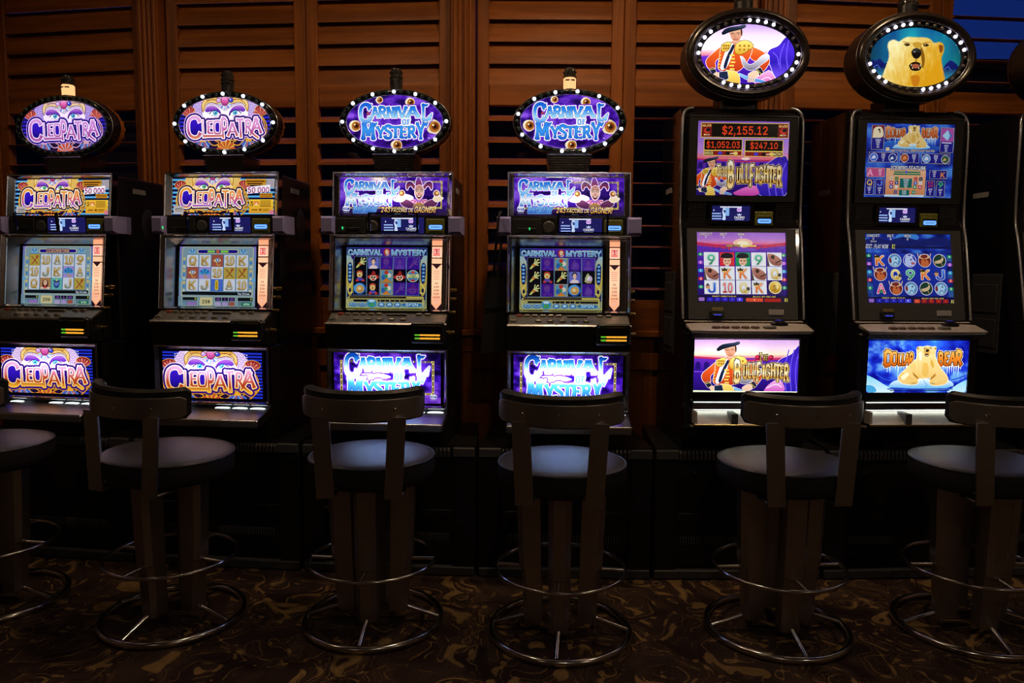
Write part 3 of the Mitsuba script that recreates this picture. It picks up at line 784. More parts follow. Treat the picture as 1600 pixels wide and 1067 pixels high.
def matador(A, aff, bull=True, face=True, body=None):
    A.aff = None
    if body:
        g = smooth(body)
        A.poly(g.buffer(4), '#f4e8ff'); ys = [q[1] for q in body]
        A.poly(g, [(min(ys), '#2a1498'), ((min(ys) + max(ys)) / 2, '#4426cc'), (max(ys), '#2414a0')])
        x0, y0, x1, y1 = g.bounds
        for k in range(3):
            A.line([(x0 + (x1 - x0) * (.45 + .2 * k), y0 + (y1 - y0) * .18), (x0 + (x1 - x0) * (.30 + .2 * k), y0 + (y1 - y0) * .5), (x0 + (x1 - x0) * (.42 + .2 * k), y1)], (x1 - x0) * .04, '#6a52ee', True)
    A.aff = aff
    W = '#fff6fa'
    def part(p, col, out=5, sm=2):
        g = smooth(p, sm) if sm else Polygon(p).buffer(0)
        if out:
            A.poly(g.buffer(out), W)
        A.poly(g, col)
    if bull and not body:
        part([(1090, 330), (1020, 400), (990, 455), (890, 490), (870, 560), (905, 640), (940, 730), (975, 780), (1060, 880), (1200, 860), (1260, 560), (1200, 360)],
             [(340, '#2a14a0'), (480, '#4a2ad8'), (620, '#2c18b0'), (760, '#6a48e8')])
        for q in ([(1040, 430), (1000, 540), (1010, 680)], [(1080, 400), (1060, 560), (1090, 700)], [(930, 520), (980, 560), (990, 640)]):
            A.line(q, 12, '#6a50f0', True)
        part([(760, 780), (860, 720), (905, 690), (960, 770), (980, 850), (760, 850)], [(700, '#f6b0e0'), (850, '#c83ab0')])
        A.line([(800, 810), (880, 760), (930, 790)], 9, '#fbe0f4', True)
    # far sleeve, body, near sleeve
    O = [(420, '#f08a3c'), (560, '#e2541e'), (720, '#b83418')]
    part([(420, 460), (330, 540), (264, 600), (276, 665), (318, 704), (372, 690), (352, 612), (430, 560)], O)
    part([(680, 455), (790, 490), (870, 540), (905, 600), (880, 660), (835, 720), (790, 690), (815, 620), (700, 590)], O)
    part([(415, 450), (480, 420), (640, 410), (735, 470), (690, 600), (600, 720), (500, 716), (380, 706), (400, 580)], O)
    part([(470, 700), (600, 712), (625, 880), (470, 880)], [(700, '#f8e070'), (880, '#d8a030')], 3)
    part([(482, 432), (552, 428), (528, 560), (470, 700), (402, 702), (432, 590)], '#fdf8ff', 0)
    part([(527, 446), (550, 446), (540, 490), (496, 575), (470, 694), (438, 684), (466, 575)], '#16203e', 0)
    for k in range(5):
        A.rect(500 + (k % 3) * 6, 545 + k * 34, 548 + (k % 3) * 6, 562 + k * 34, '#f6d25a', r=5, same=k > 0)
    for k in range(5):
        A.rect(398 - k * 3, 545 + k * 30, 418 - k * 3, 562 + k * 30, '#f0b848', r=4, same=k > 0)
    for p in ([(424, 448), (470, 420), (515, 425), (505, 470), (478, 512), (430, 522), (412, 490)], [(566, 432), (630, 400), (700, 412), (742, 462), (690, 500), (620, 546), (560, 540), (545, 490)]):
        g = smooth(p)
        A.poly(g.buffer(4), '#5a3a10'); A.poly(g, [(400, '#ffe878'), (540, '#d8a024')])
        x0, y0, x1, y1 = g.bounds
        for i in range(3):
            for j in range(2):
                A.disc(x0 + (x1 - x0) * (.28 + .24 * i), y0 + (y1 - y0) * (.38 + .28 * j), 11, '#a87818', same=i + j > 0, n=3)
    # neck, head and hat
    part([(520, 400), (580, 380), (612, 402), (560, 446), (528, 446)], '#d89878', 0)
    part([(486, 318), (500, 290), (600, 280), (616, 330), (606, 380), (576, 420), (548, 420), (512, 392)], [(290, '#e8b090'), (420, '#d08a68')], 3)
    A.poly(smooth([(596, 280), (620, 300), (618, 370), (606, 352), (602, 310)]), '#3a1c14')
    if face:
        A.line([(503, 338), (525, 330), (540, 338)], 5, '#4a2018', True); A.line([(560, 334), (578, 326), (596, 334)], 5, '#4a2018', True)
        A.disc(522, 346, 7, '#2a1410', 4); A.disc(578, 342, 7, '#2a1410', 4)
        A.line([(548, 336), (540, 372), (556, 378)], 4, '#a86048', True)
        A.line([(536, 396), (556, 392), (576, 394)], 6, '#9a3a34', True)
    part([(414, 330), (446, 292), (500, 272), (590, 262), (630, 246), (654, 252), (652, 276), (606, 296), (540, 312), (480, 330), (438, 352), (418, 350)], [(250, '#46526a'), (290, '#1a2438'), (350, '#080c16')], 0)
    if bull:
        part([(605, 560), (640, 570), (668, 626), (712, 650), (770, 610), (812, 556), (872, 530), (900, 560), (880, 600), (820, 640), (760, 690), (700, 705), (640, 670)],
             [(530, '#fdfdff'), (620, '#b8b4c4'), (705, '#6a6478')], 4)
    # cuffs, hands, muleta
    part([(600, 730), (690, 765), (860, 800), (880, 830), (690, 805), (600, 752)], [(730, '#8ac8f4'), (830, '#3a78d0')], 3)
    part([(300, 692), (346, 676), (376, 716), (340, 748)], '#1a2038', 3, 0); A.line([(312, 700), (352, 690)], 7, '#e8c040')
    part([(345, 738), (385, 716), (410, 740), (415, 790), (380, 790)], '#f0c8a8', 0)
    part([(765, 690), (812, 672), (842, 720), (800, 752)], '#1a2038', 3, 0); A.line([(778, 690), (820, 736)], 7, '#e8c040')
    part([(690, 740), (735, 706), (780, 702), (802, 744), (772, 772), (700, 770)], '#f4ccac', 3)
    for k in range(4):
        A.line([(702 + k * 20, 752), (692 + k * 20, 790), (694 + k * 18, 822)], 15, '#c88a68', True, cap=2); A.line([(703 + k * 20, 752), (694 + k * 20, 790), (696 + k * 18, 820)], 11, '#f6d2b4', True, cap=2)
    part([(402, 722), (482, 712), (496, 780), (476, 800), (405, 776)], '#1c2844', 3, 0)
    A.aff = None

def bull_title(A, aff, the='left'):
    A.aff = aff
    G = [(455, '#f4ecd8'), (510, '#e8b848'), (545, '#fff0c0'), (575, '#d89a30'), (610, '#fbe0a0')]
    if the == 'left':
        A.logo([('T', 382, 540, 70, .55), ('H', 414, 540, 54, .48), ('E', 446, 540, 54, .5)], .2, G, outline=[(6, '#fbe8b0'), (4, '#3a1a18')], serif=.1)
    else:
        for x in (640, 742):
            A.disc(x, 425, 20, '#8a1030'); A.disc(x - 3, 421, 11, '#d83a5a')
        A.logo([('T', 655, 446, 52, .5), ('H', 686, 446, 40, .5), ('E', 708, 446, 40, .4)], .2, [(390, '#f8e8a0'), (446, '#d8a840')], outline=[(5, '#2a1410')], serif=.1)
    spec = [('B', 468, 606, 150, .44), ('U', 536, 578, 92, .46), ('L', 572, 578, 110, .40), ('L', 606, 578, 110, .40), ('F', 638, 606, 136, .40), ('I', 684, 578, 92, .7),
            ('G', 704, 580, 92, .46), ('H', 746, 578, 106, .46), ('T', 782, 606, 126, .42), ('E', 818, 578, 92, .50), ('R', 848, 604, 118, .42)]
    A.logo(spec, .21, G, outline=[(8, '#f8dc90'), (5.5, '#2c140c')], flare=.4, serif=.11)
    A.aff = None

def bull_oval():
    A = Art(215, 240, 1150, 840, gain=1.2, clip=ell(681, 540, 464, 297))
    A.clip = ell(681, 540, 464, 297)
    def fn(u, v):
        t = np.clip((v - 245) / 310, 0, 1)
        c = np.stack([np.interp(t, [0, .35, .8, 1], [lin2(x)[0][k] for x in ('#c8a0ee', '#f4e0fc', '#fff2f6', '#f07a90')]) for k in range(3)], 1)
        low = v > 556
        c[low] = mixrgb('#6a2ac8', '#3410a0', np.clip((v[low] - 556) / 200, 0, 1))
        return c
    A.bg(fn, 90, 40, (681, 540, 464, 297))
    matador(A, None)
    return A

def bull_belly():
    g = lambda u, v: 1.05 + .35 * np.exp(-(((u - 400) / 300) ** 2 + ((v - 400) / 160) ** 2))
    A = Art(155, 288, 952, 692, gain=g)
    matador_bg(A, 430, 155, 288, 952, 692, cols=('#d8a8ea', '#fbdcf0', '#fff0d0', '#f07a94'))
    matador(A, (.74, 20, .72, 125), body=[(990, 290), (935, 350), (900, 405), (800, 440), (780, 520), (830, 590), (850, 720), (990, 720)])
    A.poly(smooth([(690, 692), (720, 640), (790, 590), (840, 610), (870, 700)]), [(590, '#f8b8f0'), (692, '#d04ac0')])
    A.line([(720, 660), (790, 625), (830, 650)], 8, '#fbe0f8', True)
    bull_title(A, None, 'above')
    A.poly([(155, 680), (952, 686), (952, 692), (155, 692)], '#f4ffd8')
    return A

def bull_upper():
    A = Art(195, 198, 1140, 962, gain=.74)
    matador_bg(A, 590, 195, 198, 1140, 962, cols=('#8a5ac8', '#a878d8', '#c088d0', '#f06a6a'))
    A.disc(700, 580, 45, '#fbd8c8', 16)
    matador(A, (.68, -25, .68, 392), body=[(980, 590), (1060, 540), (1150, 560), (1180, 980), (860, 980), (815, 860), (850, 720), (905, 640)])
    A.poly(smooth([(580, 930), (680, 880), (790, 850), (830, 870), (870, 962), (600, 962)]), [(850, '#f07ad0'), (962, '#c83aa8')])
    bull_title(A, (1.34, -105, 1.55, -80), 'left')
    def board(u0, v0, u1, v1, t, w, h):
        A.rect(u0, v0, u1, v1, '#e8c860'); A.rect(u0 + 7, v0 + 7, u1 - 7, v1 - 7, '#080404')
        A.text(t, (u0 + u1) / 2, (v0 + v1) / 2 + h / 2, h, '#f0401a', w=w, anchor='c')
    board(228, 216, 1132, 368, '$2,155.12', 470, 82)
    for u in (236, 1022):
        A.rect(u, 226, u + 104, 358, '#7a1410')
        A.text('MAJOR', u + 52, 258, 24, '#f0d070', w=90, anchor='c'); A.disc(u + 56, 298, 32, '#d83a2a', 28); A.disc(u + 66, 290, 24, '#16101c', 18)
        A.disc(u + 30, 338, 9, '#f0d070'); A.text('WITH', u + 34, 346, 14, '#fff0c0', w=50)
    board(262, 380, 660, 500, '$1,052.03', 346, 64)
    board(684, 386, 1082, 506, '$247.10', 286, 64)
    for u0, v0, lab, left in ((262, 500, 'MINOR', True), (684, 506, 'MINI', False)):
        A.rect(u0, v0, u0 + 398, v0 + 54, '#e8c860'); A.rect(u0 + 7, v0 + 5, u0 + 391, v0 + 47, '#8a1a14')
        lu = u0 + 10 if left else u0 + 298
        A.rect(lu, v0 + 7, lu + 92, v0 + 45, '#4a3010'); A.text(lab, lu + 46, v0 + 40, 28, '#f0dc90', w=84, anchor='c')
        for k, c in enumerate(('#4a3ad0', '#141018', '#f0d070')):
            A.disc(u0 + (170 if left else 120) + k * 80, v0 + 27, 24, c, 17)
        A.text('with', u0 + (270 if left else 220), v0 + 36, 16, '#fff0d0', w=44)
    return A

# ---- the bear game
def fur(p, amp, n=90, seed=1):
    g = np.random.default_rng(seed)
    q = smooth(p, 2).exterior
    L = q.length
    out = []
    for i in range(n):
        a = np.array(q.interpolate(L * i / n).coords[0]); b = np.array(q.interpolate(L * (i + .5) / n).coords[0])
        d = np.array(q.interpolate(L * (i + .6) / n).coords[0]) - a
        nn = np.array([d[1], -d[0]]) / (np.linalg.norm(d) + 1e-9)
        out += [tuple(a), tuple(b + nn * amp * (.5 + g.random()))]
    return Polygon(out).buffer(0)

def bear_oval():
    E_ = (733, 580, 442, 290)
    A = Art(290, 290, 1176, 872, clip=ell(*E_))
    def fn(u, v):
        a = nz(u, v * .35, .006, 2, 3)
        t = np.clip(.45 + .9 * (a - .42) + .0006 * (v - 500), 0, 1)
        c = mixrgb('#082a80', '#18b4bc', np.clip(t * 1.25, 0, 1))
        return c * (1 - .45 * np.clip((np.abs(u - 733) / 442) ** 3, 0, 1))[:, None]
    A.bg(fn, 90, 40, E_)
    for m in ([(290, 720), (310, 610), (345, 625), (380, 598), (430, 645), (470, 640), (480, 780), (330, 800)], [(985, 720), (1030, 640), (1070, 598), (1105, 612), (1140, 640), (1180, 700), (1100, 800), (990, 800)]):
        A.poly(m, [(600, '#101c70'), (680, '#0a1458'), (760, '#2a7a9a')])
        x = min(q[0] for q in m)
        A.line([(x + 30, 690), (x + 70, 660), (x + 100, 700)], 10, '#3a58b0')
    body = [(392, 800), (425, 720), (450, 640), (468, 560), (448, 500), (445, 445), (470, 412), (528, 404), (556, 432), (592, 398), (640, 372), (720, 380), (800, 372), (872, 394), (908, 434), (940, 416), (980, 420), (1012, 462), (1010, 530), (985, 575), (1000, 650), (1020, 720), (1042, 800), (960, 900), (480, 900)]
    Y = lambda u, v: np.clip(mixrgb('#fff8bc', '#dc9c12', np.clip((u - 480) / 540 * .85 + (v - 420) / 800 + .6 * (nz(u * 2.4, v * .8, .02, 6) - .5), 0, 1)), 0, 1)
    gb = fur(body, 12, 210)
    A.poly(gb, Y)
    # the coat on a fine net, so that it can carry soft colour
    x0, y0, x1, y1 = 400, 375, 1040, 872
    cells = [sbox(x, y, x + 16, y + 16) for x in range(x0, x1, 16) for y in range(y0, y1, 16)]
    inner = gb.buffer(-3).intersection(A.clip)
    vs, fs, n = [], [], 0
    for c in cells:
        if inner.contains(c):
            a, b, cc, d = c.bounds
            vs += [(a, b), (cc, b), (cc, d), (a, d)]; fs += [(n, n + 1, n + 2), (n, n + 2, n + 3)]; n += 4
    vs = np.array(vs, float)
    A.layer += 1
    A._add(vs, np.array(fs), lin(Y(vs[:, 0], vs[:, 1])))
    g = np.random.default_rng(5)
    # strands
    for i in range(190):
        u, v = g.uniform(430, 1020), g.uniform(400, 850)
        if not inner.contains(Point(u, v)):
            continue
        l = g.uniform(14, 34)
        dx = (u - 733) * .04 + g.uniform(-4, 4)
        t = np.clip((u - 430) / 600 + g.uniform(-.3, .3), 0, 1)
        c = (1 - t) * lin2('#fffbe0')[0] + t * lin2('#c88a10')[0]
        A.poly([(u - 1.8, v), (u + 1.8, v), (u + dx, v + l)], tuple(c), same=i > 0)
    # brow, muzzle shade
    for p, c in (([(690, 440), (735, 425), (790, 440), (775, 480), (740, 490), (705, 480)], '#c89a30'), ([(770, 470), (800, 500), (825, 600), (815, 680), (800, 690), (790, 600), (776, 540)], '#8a5a10'),
                 ([(640, 610), (690, 560), (720, 600), (690, 640), (660, 690)], '#f0cc60'), ([(690, 770), (735, 745), (790, 770), (770, 872), (720, 872)], '#c87a14'), ([(905, 470), (940, 560), (930, 600), (900, 540)], '#d8a428'),
                 ([(950, 452), (992, 452), (996, 500), (972, 540), (955, 500)], '#8a4a10'), ([(500, 700), (540, 740), (560, 830), (530, 830)], '#e8c050')):
        A.poly(smooth(p), c)
    for x, y in ((640, 458), (824, 458)):
        A.poly(smooth([(x - 30, y - 8), (x - 8, y - 18), (x + 26, y - 10), (x + 32, y + 6), (x, y + 16), (x - 24, y + 8)]), '#6a4a18')
        A.disc(x, y, 17, '#1a0e06', 12); A.disc(x - 5, y - 4, 4, '#f0e8c0')
    A.line([(600, 430), (640, 438), (676, 440)], 8, '#b88a28', True); A.line([(790, 440), (830, 432), (866, 428)], 8, '#a87a20', True)
    A.poly(smooth([(684, 530), (700, 495), (736, 486), (772, 498), (786, 536), (770, 580), (735, 598), (700, 578)]), [(486, '#3a3a30'), (540, '#0c0a0a'), (598, '#1a1410')])
    A.disc(715, 525, 13, '#7a7a70', 8); A.disc(716, 560, 9, '#000000', 6); A.disc(756, 560, 9, '#000000', 6)
    A.line([(735, 596), (735, 628)], 7, '#5a3a10')
    A.poly(smooth([(668, 660), (690, 632), (735, 620), (780, 636), (796, 664), (782, 704), (735, 716), (686, 706)]), '#1c0c06')
    A.poly(smooth([(700, 650), (735, 640), (768, 650), (772, 680), (735, 690), (698, 680)]), '#a8583a')
    for x in (690, 704, 766, 780):
        A.poly([(x - 6, 648 if x in (690, 780) else 690), (x + 6, 648 if x in (690, 780) else 690), (x, 672)], '#f4ecc8', same=x != 690)
    A.line([(672, 704), (735, 722), (795, 702)], 9, '#e0b848', True)
    A.poly(LineString([(480, 862), (735, 872), (1000, 860)]).buffer(4), '#e8f0a0')
    return A

def bear_figure(A, aff, small=False):
    A.aff = aff
    ice = [(335, 655), (360, 615), (420, 596), (620, 590), (800, 596), (850, 625), (850, 655), (620, 668)]
    A.poly(smooth(ice, 1), [(590, '#e8f8ff'), (655, '#78c0f0')])
    A.line([(610, 600), (640, 640), (625, 660)], 4, '#4a9ad8')
    body = [(545, 440), (545, 395), (540, 362), (560, 345), (590, 352), (625, 340), (665, 352), (690, 345), (700, 362), (692, 388), (696, 440), (730, 500), (790, 560), (812, 605), (780, 640), (680, 648), (650, 620), (668, 580), (620, 595), (560, 590), (578, 620), (550, 640), (450, 634), (405, 600), (412, 565), (480, 500)]
    gb = fur(body, 5, 110, 3)
    A.poly(gb.buffer(3), '#fffbe0')
    A.poly(gb, lambda u, v: np.clip(mixrgb('#fff4c0', '#dca23c', np.clip(nz(u * 1.4, v, .03, 2) * .55 + (v - v.min()) / (np.ptp(v) + 1) * .35, 0, 1)), 0, 1))
    for p, c in (([(600, 470), (640, 470), (650, 560), (615, 580), (590, 555)], '#e0b458'), ([(520, 540), (570, 580), (575, 600), (530, 570)], '#b07a28'), ([(700, 550), (660, 590), (662, 605), (706, 570)], '#b07a28'),
                 ([(430, 575), (480, 540), (500, 560), (450, 610)], '#fdf2c4'), ([(560, 400), (580, 380), (590, 430), (575, 470)], '#fff8d8'), ([(660, 440), (690, 480), (680, 520), (655, 480)], '#d8a848')):
        A.poly(smooth(p), c)
    for x in (530, 545, 560):
        A.poly([(x - 8, 622), (x - 1, 618), (x - 14, 640)], '#1c140c', same=x != 530)
    for x in (662, 675, 690):
        A.poly([(x + 6, 622), (x - 1, 618), (x + 10, 642)], '#1c140c', same=x != 662)
    A.poly(smooth([(598, 385), (612, 362), (640, 362), (652, 390), (640, 420), (612, 424)]), '#d8a850')
    A.disc(626, 379, 13, '#14100e', 11); A.disc(621, 374, 3.5, '#8a8a80')
    A.poly(smooth([(608, 408), (622, 400), (640, 408), (636, 424), (612, 424)]), '#2a100c'); A.rect(613, 413, 634, 420, '#e8c0a8')
    A.line([(598, 362), (610, 356), (618, 362)], 4, '#5a3a14', True); A.line([(640, 360), (650, 354), (660, 360)], 4, '#5a3a14', True)
    A.disc(604, 367, 4, '#1a0e08'); A.disc(651, 365, 4, '#1a0e08')
    A.disc(552, 364, 8, '#c08a3c'); A.disc(690, 364, 8, '#b07a34')
    A.aff = None

def bear_title(A, aff, hot=True):
    A.aff = aff
    G = [(385, '#f8c060' if hot else '#f0a070'), (430, '#f0902c' if hot else '#d8703c'), (490, '#c85a14' if hot else '#c05a34')]
    W = '#fff4e0'
    ic = []
    g = np.random.default_rng(11)
    for u0, u1 in ((290, 525), (715, 905)):
        for i in range(11):
            u = u0 + (u1 - u0) * (i + .5) / 11
            l = g.uniform(18, 88)
            ic.append(Polygon([(u - 6, 486), (u + 6, 486), (u + 1, 492 + l), (u - 1, 492 + l)]))
    A.poly(unary_union(ic), [(486, '#ffffff'), (580, '#a8d8f8')])
    A.logo([('D', 296, 488, 102, .76), ('O', 354, 482, 84, .60), ('L', 404, 484, 82, .50), ('L', 434, 484, 82, .50), ('A', 458, 486, 84, .50), ('R', 492, 488, 84, .50),
            ('B', 718, 486, 88, .62), ('E', 766, 484, 86, .74), ('A', 806, 486, 94, .66), ('R', 854, 490, 104, .66)], .26, G, outline=[(9, W), (5, '#2a120a')], flare=.35)
    A.text('TM', 896, 392, 7, W)
    A.aff = None

def icy(u, v, v0, v1, deep='#0a0a90', mid='#1a3ad8', hi='#8ad8f8', s=.011):
    a = nz(u + 80 * nz(u, v, .006, 3), v * 1.4, s, 6, 4)
    t = np.clip((a - .3) / .4, 0, 1)
    return np.where((t < .6)[:, None], mixrgb(deep, mid, t / .6), mixrgb(mid, hi, (t - .6) / .4 * .7))

def bear_belly():
    g = lambda u, v: 1.0 + .3 * np.exp(-(((u - 600) / 300) ** 2 + ((v - 470) / 170) ** 2))
    A = Art(160, 302, 948, 694, gain=g)
    A.bg(lambda u, v: np.clip(icy(u, v, 302, 694) + .45 * np.exp(-(((u - 640) / 150) ** 2 + ((v - 330) / 60) ** 2))[:, None] * np.array([[.3, .8, 1]]), 0, 1), 70, 40)
    A.poly(smooth([(160, 560), (230, 590), (330, 650), (420, 694), (160, 720)]), [(560, '#7ad4f4'), (694, '#d8f4ff')])
    A.poly(smooth([(948, 600), (900, 620), (840, 660), (780, 694), (948, 720)]), [(600, '#8adcf8'), (694, '#c8ecff')])
    A.poly(smooth([(160, 640), (220, 640), (260, 694), (160, 694)]), '#48a8e0')
    A.line([(240, 560), (330, 610), (420, 600)], 9, '#2a50d8', True); A.line([(830, 600), (880, 590), (948, 560)], 8, '#2448d0', True)
    bear_title(A, None)
    bear_figure(A, None)
    A.rect(330, 664, 845, 672, '#2a50b0'); A.rect(350, 676, 820, 683, '#101c50')
    return A

def pay_panel(A, u0, v0, u1, v1, col='#1c1c88', edge='#c8b890'):
    A.rect(u0, v0, u1, v1, edge); A.rect(u0 + 4, v0 + 4, u1 - 4, v1 - 4, col)
def numbers(A, u, v, rows, h=20, step=25, col='#f0f0ff', w=None):
    for i, t in enumerate(rows):
        A.text(t, u, v + i * step, h, col, anchor='c', w=w * len(t) if w else None)

def bear_upper():
    A = Art(145, 235, 1085, 992, gain=.62)
    A.bg(lambda u, v: icy(u, v, 235, 992, '#0c1878', '#2448c8', '#5aa0e8', .007), 50, 46)
    A.poly(smooth([(330, 420), (480, 400), (700, 470), (960, 450), (960, 520), (330, 510)]), [(400, '#2a70d8'), (520, '#1c3aa8')])
    bear_title(A, (.90, 92, .90, -70), False)
    bear_figure(A, (.78, 168, .76, -12))
    # side pay boxes
    pay_panel(A, 205, 252, 338, 505); A.rect(211, 258, 332, 382, '#7a1a30')
    A.poly(fur([(215, 385), (215, 300), (240, 270), (300, 262), (325, 300), (335, 385)], 4, 40), '#f4e4c0'); A.disc(282, 300, 12, '#181414', 10); A.disc(290, 322, 8, '#5a2020')
    numbers(A, 275, 412, ['1000', '250', '50', '10'], 18, 24)
    pay_panel(A, 935, 268, 1078, 522); A.rect(942, 276, 1072, 410, '#b050a8')
    A.poly([(1010, 290), (1060, 350), (1012, 402), (955, 350)], '#a8d8f8'); A.poly([(1010, 290), (1035, 350), (1012, 402), (1060, 350)], '#4a78c8')
    A.rect(952, 418, 1058, 428, '#e8e8ff', r=3); numbers(A, 1002, 462, ['250', '50', '15'], 18, 24)
    A.rect(360, 478, 400, 514, '#e8d0a0'); A.text('SUBSTITUTES FOR ALL SYMBOLS EXCEPT SCATTERS', 410, 520, 22, '#e8c870', w=470)
    for u0, u1, v0, icons in ((185, 490, 528, 2), (512, 718, 532, 1), (745, 1050, 536, 2)):
        pay_panel(A, u0, v0, u1, v0 + 104)
        cs = {185: ('#4a6ad8', '#2a3a90'), 512: ('#a84a28',), 745: ('#6a9ad8', '#3a5a40')}[u0]
        A.disc(u0 + 52, v0 + 52, 44, '#e0e8f8'); A.disc(u0 + 52, v0 + 52, 39, cs[0]); A.poly(smooth([(u0 + 28, v0 + 70), (u0 + 40, v0 + 34), (u0 + 66, v0 + 30), (u0 + 78, v0 + 66)]), '#d8e0f4' if u0 != 512 else '#e09058')
        if icons == 2:
            A.disc(u1 - 52, v0 + 56, 44, '#e0e8f8'); A.disc(u1 - 52, v0 + 56, 39, cs[1]); A.poly(smooth([(u1 - 80, v0 + 76), (u1 - 60, v0 + 36), (u1 - 34, v0 + 66)]), '#e8f0f8' if u0 == 185 else '#d8b070')
        numbers(A, u0 + 152, v0 + 30, ['200', '125', '75', '5'], 17, 21)
    # the feature table in the middle
    A.rect(375, 690, 800, 975, [(690, '#f0b890'), (975, '#d88a58')]); A.rect(366, 962, 790, 984, '#c8e4f8', r=8)
    A.text('ICEBERG FEATURE', 610, 704, 36, '#ffffff', w=372, anchor='c', outline=[(5, '#14184a')])
    A.rect(460, 722, 740, 736, '#1a7a58', r=4); A.rect(455, 744, 745, 758, '#1a7a58', r=4); A.disc(590, 728, 13, '#4a58d8')
    A.rect(528, 795, 656, 890, '#146a66'); numbers(A, 592, 818, ['1000', '400', '100', '50'], 18, 23)
    A.rect(524, 912, 632, 968, '#146a66'); numbers(A, 578, 936, ['200', '100'], 18, 23)
    for i, (u, v) in enumerate([(436, 795), (436, 838), (436, 880), (492, 797), (492, 840), (492, 882), (695, 797), (692, 840), (688, 882), (748, 798), (746, 840), (744, 882), (484, 936), (678, 936)]):
        A.rect(u - 18, v - 18, u + 18, v + 18, ('#e8dcc8', '#3a4ab8', '#243a80', '#c83a5a', '#2a8a5a')[(i * 3) % 5], r=5, same=i > 0)
        A.disc(u, v, 9, ('#b08838', '#c0d0f8', '#f0e8f0')[i % 3])
    # letter boxes
    pay_panel(A, 168, 688, 362, 784, '#c8508a'); A.text('A', 205, 770, 64, '#f8b0d0', anchor='c'); numbers(A, 310, 718, ['150', '50', '10'], 16, 24)
    pay_panel(A, 838, 706, 1025, 796); numbers(A, 888, 732, ['150', '50', '10'], 16, 22); A.text('K', 980, 784, 58, '#f09040', anchor='c')
    for u0, v0, ch, c, n in ((158, 802, 'Q', '#f0c860', ['125', '25', '5']), (266, 806, 'J', '#6a88f0', ['125', '25', '5']), (808, 812, '10', '#e83a58', ['100', '15', '5']), (916, 816, '9', '#3ac070', ['100', '15', '5'])):
        pay_panel(A, u0, v0, u0 + 92, v0 + 165); A.text(ch, u0 + 46, v0 + 66, 52, c, w=56, anchor='c'); numbers(A, u0 + 46, v0 + 100, n, 17, 24)
    return A

